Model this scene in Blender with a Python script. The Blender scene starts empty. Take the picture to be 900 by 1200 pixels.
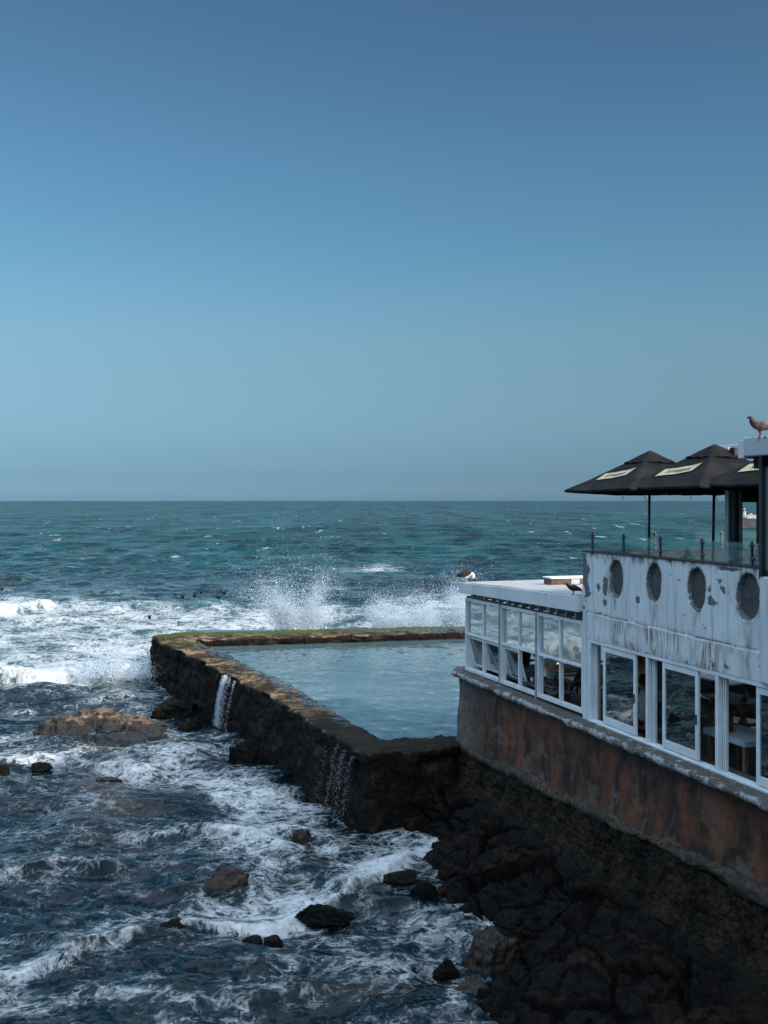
import bpy, bmesh, math, random
import numpy as np
from mathutils import Vector, Matrix

random.seed(7)
rng = np.random.default_rng(11)
SC = bpy.context.scene
COL = SC.collection

# ------------------------------------------------------------------ frame of the place
CAMZ = 8.0
U = np.array([0.313, -0.950, 0.0]); U /= np.linalg.norm(U)      # along the building front, towards the viewer
NN = np.array([-U[1], U[0], 0.0])                               # into the building
A0 = np.array([2.10, 26.53, 0.0])                               # far sea-side corner of the building
ROTF = math.atan2(U[1], U[0])

def F(s, t, z):
    return A0 + U * s + NN * t + np.array([0, 0, z])

def S(px, t=0.0):
    k = (px - 450.0) / 1200.0
    x0, y0 = A0[0] + NN[0] * t, A0[1] + NN[1] * t
    return (k * y0 - x0) / (U[0] - k * U[1])

def W(px, py, z=0.0):
    d = 1200.0 * (CAMZ - z) / (py - 586.0)
    return ((px - 450.0) / 1200.0 * d, d)

# ------------------------------------------------------------------ numpy noise
def _hash(ix, iy, iz, seed):
    h = (ix.astype(np.uint32) * np.uint32(374761393)) ^ (iy.astype(np.uint32) * np.uint32(668265263)) \
        ^ (iz.astype(np.uint32) * np.uint32(2147483647 - 58)) ^ np.uint32(seed * 2654435 + 12345)
    h = (h ^ (h >> np.uint32(13))) * np.uint32(1274126177)
    h = (h ^ (h >> np.uint32(16))) * np.uint32(2246822519)
    h = h ^ (h >> np.uint32(15))
    return h.astype(np.float32) / np.float32(4294967295.0)

def vnoise(x, y, z=None, seed=0):
    x = np.asarray(x, np.float64); y = np.asarray(y, np.float64)
    z = np.zeros_like(x) if z is None else np.asarray(z, np.float64)
    xf, yf, zf = np.floor(x), np.floor(y), np.floor(z)
    ix, iy, iz = xf.astype(np.int64), yf.astype(np.int64), zf.astype(np.int64)
    fx, fy, fz = (x - xf).astype(np.float32), (y - yf).astype(np.float32), (z - zf).astype(np.float32)
    fx = fx * fx * fx * (fx * (fx * 6 - 15) + 10)
    fy = fy * fy * fy * (fy * (fy * 6 - 15) + 10)
    fz = fz * fz * fz * (fz * (fz * 6 - 15) + 10)
    out = 0
    for dx in (0, 1):
        wx = fx if dx else 1 - fx
        for dy in (0, 1):
            wy = fy if dy else 1 - fy
            for dz in (0, 1):
                wz = fz if dz else 1 - fz
                out = out + wx * wy * wz * _hash(ix + dx, iy + dy, iz + dz, seed)
    return out

def fbm(x, y, z=None, octv=4, seed=0, gain=0.5):
    a, tot, out, f = 1.0, 0.0, 0.0, 1.0
    zz = np.zeros_like(np.asarray(x, np.float64)) if z is None else z
    for o in range(octv):
        out = out + a * (vnoise(np.asarray(x) * f + 17.3 * o, np.asarray(y) * f + 5.1 * o, np.asarray(zz) * f + 9.7 * o, seed + o) * 2 - 1)
        tot += a; a *= gain; f *= 2.03
    return out / tot

def ridged(x, y, z=None, octv=4, seed=0, gain=0.5):
    a, tot, out, f = 1.0, 0.0, 0.0, 1.0
    zz = np.zeros_like(np.asarray(x, np.float64)) if z is None else z
    for o in range(octv):
        n = vnoise(np.asarray(x) * f + 7.3 * o, np.asarray(y) * f + 15.1 * o, np.asarray(zz) * f + 3.7 * o, seed + o) * 2 - 1
        out = out + a * (1 - np.abs(n) * 2)
        tot += a; a *= gain; f *= 2.03
    return out / tot

def worley(x, y, z, seed=0):
    """distance to the nearest and second nearest cell point, and the nearest cell's random number"""
    xf, yf, zf = np.floor(x), np.floor(y), np.floor(z)
    f1 = np.full(x.shape, 9.0); f2 = np.full(x.shape, 9.0); cid = np.zeros(x.shape)
    for i in (-1, 0, 1):
        for j in (-1, 0, 1):
            for k in (-1, 0, 1):
                a, b, c = (xf + i).astype(np.int64), (yf + j).astype(np.int64), (zf + k).astype(np.int64)
                d = np.sqrt((xf + i + _hash(a, b, c, seed) - x) ** 2 + (yf + j + _hash(a, b, c, seed + 1) - y) ** 2 + (zf + k + _hash(a, b, c, seed + 2) - z) ** 2)
                h = _hash(a, b, c, seed + 3); near = d < f1
                f2 = np.where(near, f1, np.minimum(f2, d)); cid = np.where(near, h, cid); f1 = np.where(near, d, f1)
    return f1, f2, cid

def sstep(a, b, x):
    t = np.clip((x - a) / (b - a), 0, 1)
    return t * t * (3 - 2 * t)

# ------------------------------------------------------------------ objects
def tag(o, label=None, cat=None, group=None, kind=None):
    if label: o['label'] = label
    if cat: o['category'] = cat
    if group: o['group'] = group
    if kind: o['kind'] = kind
    return o

def empty(name, loc=(0, 0, 0), rz=0.0):
    o = bpy.data.objects.new(name, None)
    o.empty_display_size = 0.2
    o.location = loc; o.rotation_euler = (0, 0, rz)
    COL.objects.link(o)
    return o

def link(name, me, mat=None, parent=None, world=True):
    o = bpy.data.objects.new(name, me)
    COL.objects.link(o)
    if mat is not None:
        for m in (mat if isinstance(mat, (list, tuple)) else [mat]):
            me.materials.append(m)
    if parent is not None:
        o.parent = parent
        if world and parent.type == 'EMPTY':
            o.matrix_parent_inverse = Matrix.LocRotScale(parent.location, parent.rotation_euler, None).inverted()
    return o

def np_mesh(name, V, Q, smooth=True, attrs=None):
    """V (n,3) verts, Q (m,k) faces of equal size"""
    me = bpy.data.meshes.new(name)
    V = np.ascontiguousarray(V, np.float32); Q = np.ascontiguousarray(Q, np.int32)
    m, k = Q.shape
    me.vertices.add(len(V)); me.vertices.foreach_set('co', V.ravel())
    me.loops.add(m * k); me.loops.foreach_set('vertex_index', Q.ravel())
    me.polygons.add(m)
    me.polygons.foreach_set('loop_start', np.arange(m, dtype=np.int32) * k)
    try: me.polygons.foreach_set('loop_total', np.full(m, k, np.int32))
    except Exception: pass
    me.polygons.foreach_set('use_smooth', np.full(m, bool(smooth)))
    if attrs:
        for kx, v in attrs.items():
            v = np.asarray(v, np.float32)
            if v.ndim == 1:
                a = me.attributes.new(kx, 'FLOAT', 'POINT'); a.data.foreach_set('value', v)
            else:
                c = np.ones((len(V), 4), np.float32); c[:, :3] = v
                a = me.attributes.new(kx, 'FLOAT_COLOR', 'POINT'); a.data.foreach_set('color', c.ravel())
    me.update(calc_edges=True); me.validate()
    return me

def grid_faces(m, n, off=0, flip=False):
    i = np.arange(m * n).reshape(m, n)
    q = np.stack([i[:-1, :-1], i[1:, :-1], i[1:, 1:], i[:-1, 1:]], -1).reshape(-1, 4) + off
    return q[:, ::-1] if flip else q

def grid_normals(P):
    a = np.gradient(P, axis=0); b = np.gradient(P, axis=1)
    n = np.cross(a, b); l = np.linalg.norm(n, axis=-1, keepdims=True)
    return n / np.maximum(l, 1e-9)

class MB:
    """collects boxes and tubes into one mesh"""
    def __init__(s): s.v = []; s.f = []
    def add(s, v, f):
        o = len(s.v); s.v += [tuple(map(float, p)) for p in v]; s.f += [tuple(i + o for i in q) for q in f]
        return s
    def hexa(s, p):   # 8 points: 4 bottom ring, 4 top ring
        return s.add(p, [(3, 2, 1, 0), (4, 5, 6, 7), (0, 1, 5, 4), (1, 2, 6, 5), (2, 3, 7, 6), (3, 0, 4, 7)])
    def box(s, a0, a1, b0, b1, c0, c1, fr=None):
        fr = fr or (lambda x, y, z: (x, y, z))
        return s.hexa([fr(a0, b0, c0), fr(a1, b0, c0), fr(a1, b1, c0), fr(a0, b1, c0),
                       fr(a0, b0, c1), fr(a1, b0, c1), fr(a1, b1, c1), fr(a0, b1, c1)])
    def fbox(s, s0, s1, t0, t1, z0, z1): return s.box(s0, s1, t0, t1, z0, z1, F)
    def bar(s, p, q, w, h, up=(0, 0, 1)):
        p = Vector(p); q = Vector(q); d = (q - p).normalized(); r = d.cross(Vector(up)).normalized()
        if r.length < 1e-6: r = Vector((1, 0, 0))
        n = r.cross(d)
        R = [r * (-w / 2) + n * (-h / 2), r * (w / 2) + n * (-h / 2), r * (w / 2) + n * (h / 2), r * (-w / 2) + n * (h / 2)]
        return s.hexa([p + x for x in R] + [q + x for x in R])
    def tube(s, pts, rad, n=8, cap=True):
        pts = [Vector(p) for p in pts]; m = len(pts)
        rad = rad if isinstance(rad, (list, tuple)) else [rad] * m
        o = []; ref = None
        for i, p in enumerate(pts):
            d = (pts[min(i + 1, m - 1)] - pts[max(i - 1, 0)]).normalized()
            if ref is None: ref = Vector((1, 0, 0)) if abs(d.x) < .8 else Vector((0, 1, 0))
            a = d.cross(ref).normalized(); b = d.cross(a).normalized(); ref = a.cross(d)
            o += [p + (a * math.cos(2 * math.pi * k / n) + b * math.sin(2 * math.pi * k / n)) * rad[i] for k in range(n)]
        f = [(i * n + k, i * n + (k + 1) % n, (i + 1) * n + (k + 1) % n, (i + 1) * n + k) for i in range(m - 1) for k in range(n)]
        if cap: f += [tuple(range(n - 1, -1, -1)), tuple((m - 1) * n + k for k in range(n))]
        return s.add(o, f)
    def mesh(s, name, smooth=False):
        me = bpy.data.meshes.new(name); me.from_pydata(s.v, [], s.f)
        bm = bmesh.new(); bm.from_mesh(me); bmesh.ops.recalc_face_normals(bm, faces=bm.faces); bm.to_mesh(me); bm.free()
        if smooth: me.polygons.foreach_set('use_smooth', [True] * len(me.polygons))
        me.update(); return me
    def build(s, name, mat, parent=None, world=True, bevel=0.0, smooth=False):
        o = link(name, s.mesh(name, smooth), mat, parent, world)
        if bevel:
            b = o.modifiers.new('bevel', 'BEVEL'); b.width = bevel; b.segments = 2; b.limit_method = 'ANGLE'
        return o

def copy_tree(o, parent=None):
    c = o.copy(); COL.objects.link(c); c.parent = parent
    for ch in list(o.children): copy_tree(ch, c)
    return c

# ------------------------------------------------------------------ material helpers
class T:
    def __init__(s, name):
        s.m = bpy.data.materials.new(name); s.m.use_nodes = True
        s.nt = s.m.node_tree; s.nt.nodes.clear()
        s.out = s.nt.nodes.new('ShaderNodeOutputMaterial')
    def n(s, typ, ins=None, **props):
        nd = s.nt.nodes.new(typ)
        for k, v in props.items(): setattr(nd, k, v)
        for k, v in (ins or {}).items():
            sk = nd.inputs[k]
            if isinstance(v, bpy.types.NodeSocket): s.nt.links.new(v, sk)
            elif isinstance(v, bpy.types.Node): s.nt.links.new(v.outputs[0], sk)
            else:
                if sk.type == 'RGBA' and len(v) == 3: v = (*v, 1)
                sk.default_value = v
        return nd
    def math(s, op, a, b=0.0, c=None, clamp=False):
        i = {0: a, 1: b}
        if c is not None: i[2] = c
        return s.n('ShaderNodeMath', i, operation=op, use_clamp=clamp).outputs[0]
    def ss(s, x, a, b, lo=0.0, hi=1.0):
        return s.n('ShaderNodeMapRange', {'Value': x, 'From Min': a, 'From Max': b, 'To Min': lo, 'To Max': hi},
                   interpolation_type='SMOOTHSTEP').outputs[0]
    def mix(s, f, a, b):
        nd = s.n('ShaderNodeMix', {0: f}, data_type='RGBA')
        for k, v in ((6, a), (7, b)):
            if isinstance(v, bpy.types.NodeSocket): s.nt.links.new(v, nd.inputs[k])
            else: nd.inputs[k].default_value = (*v, 1)
        return nd.outputs[2]
    def mixf(s, f, a, b):
        nd = s.n('ShaderNodeMix', {0: f, 2: a, 3: b}, data_type='FLOAT'); return nd.outputs[0]
    def vm(s, op, a, b=None, scale=None):
        i = {0: a}
        if b is not None: i[1] = b
        if scale is not None: i['Scale'] = scale
        nd = s.n('ShaderNodeVectorMath', i, operation=op)
        return nd.outputs['Value'] if op in ('DOT_PRODUCT', 'LENGTH', 'DISTANCE') else nd.outputs[0]
    def noise(s, vec, scale, detail=4, rough=.55, dist=0.0, typ='FBM', col=False):
        nd = s.n('ShaderNodeTexNoise', {'Vector': vec, 'Scale': scale, 'Detail': detail, 'Roughness': rough, 'Distortion': dist}, noise_type=typ)
        return nd.outputs[1] if col else nd.outputs[0]
    def pos(s): return s.n('ShaderNodeNewGeometry').outputs['Position']
    def nor(s): return s.n('ShaderNodeNewGeometry').outputs['Normal']
    def fac(s):   # along the front, into the building, up
        p = s.vm('SUBTRACT', s.pos(), tuple(A0))
        a = s.vm('DOT_PRODUCT', p, tuple(U)); b = s.vm('DOT_PRODUCT', p, tuple(NN))
        z = s.n('ShaderNodeSeparateXYZ', {0: p}).outputs[2]
        return s.n('ShaderNodeCombineXYZ', {0: a, 1: b, 2: z}).outputs[0], a, b, z
    def mul(s, v, k): return s.vm('MULTIPLY', v, k)
    def attr(s, name, col=False):
        nd = s.n('ShaderNodeAttribute', attribute_name=name); return nd.outputs['Color'] if col else nd.outputs['Fac']
    def bump(s, h, strength=.3, dist=.02, normal=None):
        i = {'Height': h, 'Strength': strength, 'Distance': dist}
        if normal is not None: i['Normal'] = normal
        return s.n('ShaderNodeBump', i).outputs[0]
    def bsdf(s, col, rough=.6, normal=None, metal=0.0, spec=.5, **kw):
        i = {'Base Color': col, 'Roughness': rough, 'Metallic': metal, 'Specular IOR Level': spec}
        i.update({k.replace('_', ' '): v for k, v in kw.items()})
        if normal is not None: i['Normal'] = normal
        return s.n('ShaderNodeBsdfPrincipled', i).outputs[0]
    def done(s, sh): s.nt.links.new(sh, s.out.inputs[0]); return s.m

M = {}
def simple(name, col, rough=.6, metal=0.0, var=.25, scale=6.0, bump=.0, spec=.5):
    t = T(name); p = t.n('ShaderNodeTexCoord').outputs['Object']
    n = t.noise(p, scale, 5)
    c = t.mix(t.ss(n, .3, .7), tuple(x * (1 - var) for x in col), tuple(min(1, x * (1 + var)) for x in col))
    nm = t.bump(t.noise(p, scale * 6, 4), bump, .01) if bump else None
    M[name] = t.done(t.bsdf(c, rough, nm, metal, spec)); return M[name]

simple('frame white', (.76, .79, .80), .35, var=.10, scale=3)
simple('frame grey', (.30, .32, .34), .4, var=.15)
simple('dark metal', (.02, .02, .022), .45, var=.3)
simple('steel', (.16, .165, .17), .35, metal=.7, var=.25)
simple('canvas lining', (.03, .029, .028), .9, var=.3)
simple('cream panel', (.50, .42, .26), .8, var=.12)
simple('black ink', (.012, .011, .010), .8, var=.1)
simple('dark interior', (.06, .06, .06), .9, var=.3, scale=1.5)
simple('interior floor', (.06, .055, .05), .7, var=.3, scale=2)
simple('table wood', (.20, .11, .06), .6, var=.35, scale=8)
simple('weathered plank', (.13, .07, .04), .8, var=.4, scale=5, bump=.3)
simple('pale table', (.42, .47, .50), .5, var=.1)
simple('dark floor', (.035, .037, .04), .8, var=.3)
simple('denim cloth', (.09, .13, .17), .9, var=.5, scale=18, bump=.5)
simple('cup', (.7, .7, .68), .4, var=.05)
simple('red plastic', (.35, .03, .03), .4, var=.1)
simple('kelp', (.012, .010, .008), .5, var=.5, scale=9)
simple('hair dark', (.02, .014, .010), .7, var=.4, scale=30)
simple('hair fair', (.22, .11, .05), .7, var=.4, scale=30)
simple('harbour stone', (.045, .045, .048), .9, var=.4, scale=.5)
simple('harbour white', (.50, .50, .48), .8, var=.2, scale=.4)
simple('plant leaf', (.05, .09, .04), .6, var=.4, scale=20)
simple('bottle glass', (.10, .16, .15), .15, var=.2)
simple('tile grey', (.18, .19, .20), .7, var=.25)

def vcol(name, rough=.7):
    t = T(name); c = t.attr('Col', True)
    p = t.n('ShaderNodeTexCoord').outputs['Object']
    n = t.noise(p, 60, 3)
    c = t.mix(t.ss(n, .3, .75), t.vm('SCALE', c, scale=.75), c)
    M[name] = t.done(t.bsdf(c, rough)); return M[name]
vcol('plumage', .6); vcol('person body', .85)

# -- peeling white paint of the front
def mk_paint():
    t = T('peeling white paint'); P, a, b, z = t.fac()
    big = t.noise(P, 1.1, 4)
    streak = t.noise(t.mul(P, (6, 6, .55)), 1.6, 6, .65)
    speck = t.noise(P, 9, 6, .68)
    c = t.mix(t.ss(big, .3, .7), (.68, .70, .71), (.79, .80, .80))
    c = t.mix(t.math('MULTIPLY', t.ss(streak, .47, .72), .62), c, (.24, .26, .27))
    c = t.mix(t.math('MULTIPLY', t.ss(t.noise(t.mul(P, (14, 14, 1.3)), 1.0, 5, .6), .60, .74), .5), c, (.17, .15, .13))
    # peeled plaster patches, with an uneven density
    dens = t.noise(P, .8, 3)
    th = t.mixf(t.ss(dens, .4, .65), .70, .578)
    peel = t.ss(t.math('SUBTRACT', t.noise(P, 4.2, 8, .62), th), 0.0, .018)
    fine = t.ss(t.noise(t.mul(P, (1, 1, .6)), 15, 6, .7), .695, .72)
    peel = t.math('MAXIMUM', peel, t.math('MULTIPLY', fine, .9))
    peel = t.math('MAXIMUM', peel, t.attr('peel'))
    pc = t.mix(t.noise(P, 20, 4), (.07, .075, .08), (.19, .19, .19))
    # rust runs above the sliding windows
    ru = t.ss(a, 7.1, 7.5); ru = t.math('MULTIPLY', ru, t.ss(a, 11.0, 10.4))
    zb = t.math('MULTIPLY', t.ss(z, 5.82, 5.6), 1.0)
    cells = t.ss(t.noise(t.mul(P, (1.2, 1.2, .5)), 1.3, 3), .42, .62)
    rs = t.noise(t.mul(P, (20, 20, 1.2)), 1.0, 5, .6)
    low = t.ss(t.math('ADD', z, t.math('MULTIPLY', t.noise(P, 4, 4), .4)), 5.60, 5.43)
    rust = t.math('MULTIPLY', t.math('MULTIPLY', ru, zb), t.math('MULTIPLY', cells, t.ss(rs, .49, .60)))
    rust2 = t.math('MULTIPLY', t.math('MULTIPLY', ru, low), t.ss(t.noise(t.mul(P, (4, 4, 2.4)), 1.5, 6, .72), .50, .58))
    rust = t.math('MAXIMUM', rust, rust2)
    c = t.mix(peel, c, pc)
    c = t.mix(t.math('MULTIPLY', t.attr('grime'), t.ss(t.noise(t.mul(P, (3, 3, 1.2)), 2.2, 6, .7), .40, .66)), c, t.mix(t.noise(P, 7, 4), (.055, .048, .040), (.21, .17, .13)))
    rc = t.mix(t.noise(P, 30, 3), (.085, .034, .014), (.40, .165, .05))
    c = t.mix(t.math('MULTIPLY', rust, .9), c, rc)
    h = t.math('SUBTRACT', t.math('MULTIPLY', t.noise(P, 24, 5), .3), peel)
    M['paint'] = t.done(t.bsdf(c, .62, t.bump(h, .5, .012)))
mk_paint()

def mk_plain_paint():
    t = T('stained white paint'); P, a, b, z = t.fac()
    streak = t.noise(t.mul(P, (7, 7, .5)), 1.5, 6, .65)
    c = t.mix(t.ss(t.noise(P, 1.5, 4), .3, .7), (.63, .66, .67), (.75, .77, .77))
    c = t.mix(t.math('MULTIPLY', t.ss(streak, .52, .75), .6), c, (.25, .27, .28))
    c = t.mix(t.ss(t.noise(P, 6, 7, .65), .68, .70), c, (.14, .14, .14))
    M['stained'] = t.done(t.bsdf(c, .6, t.bump(t.noise(P, 20, 5), .25, .01)))
    t = T('dripping black paint'); P, a, b, z = t.fac()
    d = t.noise(t.mul(P, (9, 9, 1.0)), 1.0, 5, .6)
    k = t.ss(t.math('ADD', d, t.math('MULTIPLY', t.math('SUBTRACT', z, 8.93), 1.2)), .50, .60)
    c = t.mix(k, (.50, .54, .56), (.03, .03, .03))
    M['drip paint'] = t.done(t.bsdf(c, .7, t.bump(t.noise(P, 20, 5), .3, .01)))
    t = T('roof membrane'); P, a, b, z = t.fac()
    g = t.n('ShaderNodeTexBrick', {'Vector': t.mul(t.n('ShaderNodeCombineXYZ', {0: a, 1: b, 2: 0.0}).outputs[0], (1, 1, 1)), 'Color1': (.44, .43, .41), 'Color2': (.38, .375, .36), 'Mortar': (.20, .20, .20), 'Scale': 1.0,
                'Mortar Size': .02, 'Brick Width': .55, 'Row Height': .28}).outputs[0]
    c = t.mix(t.ss(t.noise(P, 1.3, 5), .48, .72), g, (.42, .42, .41))
    M['roof'] = t.done(t.bsdf(c, .7, t.bump(t.noise(P, 14, 4), .2, .01)))
mk_plain_paint()

def mk_walls():
    # sill ledge: worn paint over rough concrete
    t = T('worn ledge concrete'); P, a, b, z = t.fac()
    n = t.noise(P, 3.6, 8, .70); n2 = t.noise(P, 16, 6, .75)
    edge = t.ss(b, -.22, -.36)
    k = t.ss(t.math('ADD', t.math('ADD', n, t.math('MULTIPLY', edge, .13)), t.math('MULTIPLY', n2, .5)), .82, .92)
    con = t.mix(n2, (.030, .025, .021), (.16, .135, .115))
    c = t.mix(k, con, t.mix(n2, (.20, .20, .20), (.46, .46, .46)))
    c = t.mix(t.ss(t.noise(P, 3.3, 5), .62, .68), c, (.085, .055, .042))
    M['ledge'] = t.done(t.bsdf(c, .8, t.bump(n2, .6, .02)))
    # brown stained plaster of the sea wall
    t = T('rust stained plaster'); P, a, b, z = t.fac()
    w = t.noise(P, .9, 4, .5, col=True)
    Pw = t.vm('ADD', P, t.vm('SCALE', t.vm('SUBTRACT', w, (.5, .5, .5)), scale=.9))
    st = t.math('ADD', t.math('MULTIPLY', t.noise(t.mul(Pw, (1.6, 1.6, .32)), 1.4, 6, .65), .55), t.math('MULTIPLY', t.noise(Pw, 1.1, 7, .68), .45))
    st2 = t.noise(t.mul(Pw, (7, 7, .6)), 1.4, 6, .65)
    c = t.mix(t.ss(st, .42, .60), (.016, .007, .0045), (.155, .053, .021))
    c = t.mix(t.math('MULTIPLY', t.ss(st2, .54, .74), .6), c, (.012, .008, .006))
    c = t.mix(t.math('MULTIPLY', t.ss(t.noise(t.mul(Pw, (1.2, 1.2, .8)), 1.1, 6, .62), .54, .68), .6), c, (.14, .075, .050))
    c = t.mix(t.math('MULTIPLY', t.ss(t.math('SUBTRACT', t.noise(Pw, 2.1, 8, .7), t.math('MULTIPLY', t.ss(z, 2.3, 3.2), .10)), .53, .60), .6), c, (.15, .115, .095))
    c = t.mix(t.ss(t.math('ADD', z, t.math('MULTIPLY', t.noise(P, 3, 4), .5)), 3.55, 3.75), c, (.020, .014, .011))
    far = t.ss(a, 2.2, .3)
    c = t.mix(t.math('MULTIPLY', far, .7), c, t.mix(st2, (.05, .045, .04), (.22, .19, .17)))
    M['brown wall'] = t.done(t.bsdf(c, .75, t.bump(t.noise(P, 11, 7, .65), .5, .02)))
    t = T('rough aggregate concrete'); P, a, b, z = t.fac()
    n2 = t.noise(P, 16, 7, .7)
    c = t.mix(t.ss(n2, .35, .7), (.012, .009, .006), (.135, .098, .066))
    c = t.mix(t.ss(t.noise(P, 2, 4), .45, .7), c, (.035, .028, .022))
    M['aggregate'] = t.done(t.bsdf(c, .9, t.bump(n2, .9, .03)))
    t = T('blocked porthole concrete'); P, a, b, z = t.fac()
    n2 = t.noise(P, 8, 6, .65)
    c = t.mix(n2, (.040, .040, .041), (.125, .125, .125))
    M['infill'] = t.done(t.bsdf(c, .9, t.bump(n2, .6, .03)))
mk_walls()

def mk_rocks():
    t = T('wet black rock'); P = t.pos()
    n = t.noise(P, 5, 8, .66); n3 = t.noise(P, 1.1, 5)
    v = t.n('ShaderNodeTexVoronoi', {'Vector': t.vm('ADD', P, t.vm('SCALE', t.noise(P, 3, 4, col=True), scale=.5)), 'Scale': 2.2}, feature='DISTANCE_TO_EDGE').outputs[0]
    c = t.mix(t.ss(n, .35, .72), (.0012, .0009, .0007), (.0075, .0046, .0028))
    c = t.mix(t.math('MULTIPLY', t.ss(n3, .55, .7), .7), c, (.022, .012, .007))
    c = t.mix(t.math('MULTIPLY', t.ss(t.noise(P, 24, 5, .7), .66, .72), .6), c, (.09, .08, .07))
    blk = t.attr('block'); c = t.mix(t.math('MULTIPLY', t.ss(blk, .45, .95), t.ss(n, .38, .62)), c, (.028, .0135, .007)); c = t.mix(t.math('MULTIPLY', t.ss(blk, .35, .1), .6), c, (.0075, .0078, .0066)); c = t.mix(t.attr('crack'), c, (.0015, .0012, .001))
    ft = t.attr('footing'); c = t.mix(ft, c, t.mix(t.ss(t.math('ADD', t.math('MULTIPLY', t.noise(P, 13, 7, .75), .5), t.math('MULTIPLY', t.noise(P, 1.6, 6, .7), .5)), .42, .62), (.003, .0022, .0015), (.040, .026, .015)))
    h = t.math('ADD', n, t.math('MULTIPLY', t.ss(v, 0, .06), .3))
    M['rock'] = t.done(t.bsdf(c, t.mixf(n3, .45, .9), t.bump(h, 1.0, .06), spec=.10))
    t = T('barnacled tan rock'); P = t.pos(); z = t.n('ShaderNodeSeparateXYZ', {0: P}).outputs[2]
    n = t.noise(P, 4.5, 8, .68); n2 = t.noise(P, 18, 6, .7)
    nz = t.n('ShaderNodeSeparateXYZ', {0: t.nor()}).outputs[2]
    top = t.math('MULTIPLY', t.ss(t.math('ADD', z, t.math('MULTIPLY', t.noise(P, 1.6, 5), .7)), .62, .86), t.ss(t.math('ADD', nz, t.math('MULTIPLY', n, .5)), .70, 1.0))
    top = t.math('MULTIPLY', top, t.ss(t.noise(P, .8, 5, .65), .40, .56))
    wet = t.mix(t.ss(n, .4, .7), (.004, .0035, .003), (.026, .018, .012))
    dry = t.mix(t.ss(n, .38, .62), (.055, .032, .015), (.29, .175, .095))
    dry = t.mix(t.ss(t.noise(P, 1.2, 4), .52, .66), dry, (.075, .060, .022))
    c = t.mix(top, wet, dry)
    M['tan rock'] = t.done(t.bsdf(c, t.mixf(top, .35, .85), t.bump(t.math('ADD', n, n2), .8, .05)))
    t = T('brown boulder'); P = t.pos()
    n = t.noise(P, 6, 8, .68, 1.0)
    c = t.mix(t.ss(n, .36, .68), (.005, .0035, .0028), (.046, .025, .015))
    M['boulder'] = t.done(t.bsdf(c, .55, t.bump(n, .9, .05)))
    t = T('green brown boulder'); P = t.pos()
    n = t.noise(t.mul(P, (1, 1, 2.5)), 5, 8, .68, 1.0)
    c = t.mix(t.ss(n, .36, .68), (.007, .006, .004), (.038, .032, .019))
    M['green boulder'] = t.done(t.bsdf(c, .55, t.bump(n, .9, .05)))
    # pool wall: dark weed and mussel crust on the sides, tan barnacles and moss on top, pools of water
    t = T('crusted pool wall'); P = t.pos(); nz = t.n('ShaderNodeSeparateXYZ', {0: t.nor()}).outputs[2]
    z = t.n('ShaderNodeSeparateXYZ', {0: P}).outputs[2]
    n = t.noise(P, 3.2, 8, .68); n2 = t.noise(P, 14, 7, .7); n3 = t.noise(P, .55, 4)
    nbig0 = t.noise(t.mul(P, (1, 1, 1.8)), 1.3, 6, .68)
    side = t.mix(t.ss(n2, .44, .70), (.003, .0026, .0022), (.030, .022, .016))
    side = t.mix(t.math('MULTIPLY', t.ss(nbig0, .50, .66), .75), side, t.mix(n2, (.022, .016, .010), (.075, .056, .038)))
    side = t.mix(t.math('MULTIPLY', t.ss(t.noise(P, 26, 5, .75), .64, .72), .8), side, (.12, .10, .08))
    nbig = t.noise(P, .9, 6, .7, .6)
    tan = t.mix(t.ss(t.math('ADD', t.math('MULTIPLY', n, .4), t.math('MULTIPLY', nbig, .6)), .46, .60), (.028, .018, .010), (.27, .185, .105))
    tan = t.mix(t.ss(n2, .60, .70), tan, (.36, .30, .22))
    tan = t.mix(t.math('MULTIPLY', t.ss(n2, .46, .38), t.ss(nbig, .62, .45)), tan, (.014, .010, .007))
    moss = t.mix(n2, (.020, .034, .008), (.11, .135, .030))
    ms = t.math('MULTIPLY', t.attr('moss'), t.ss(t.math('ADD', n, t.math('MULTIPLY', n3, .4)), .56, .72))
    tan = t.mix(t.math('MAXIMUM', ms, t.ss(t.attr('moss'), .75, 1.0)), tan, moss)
    near = t.attr('near_dark')
    tan = t.mix(t.math('MULTIPLY', near, .95), tan, t.mix(n2, (.005, .0045, .003), (.030, .024, .015)))  # wall top darkens towards its near end and corner
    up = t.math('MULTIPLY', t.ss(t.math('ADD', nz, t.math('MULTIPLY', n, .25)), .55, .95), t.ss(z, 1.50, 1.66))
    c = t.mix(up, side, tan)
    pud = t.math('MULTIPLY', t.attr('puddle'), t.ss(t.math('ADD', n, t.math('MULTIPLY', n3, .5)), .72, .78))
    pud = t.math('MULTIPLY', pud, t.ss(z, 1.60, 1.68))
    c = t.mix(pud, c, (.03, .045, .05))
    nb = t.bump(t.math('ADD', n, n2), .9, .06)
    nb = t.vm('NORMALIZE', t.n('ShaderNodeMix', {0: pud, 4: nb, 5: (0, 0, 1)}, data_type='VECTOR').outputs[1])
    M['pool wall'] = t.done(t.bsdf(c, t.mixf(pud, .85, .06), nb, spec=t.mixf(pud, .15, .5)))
mk_rocks()

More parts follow.
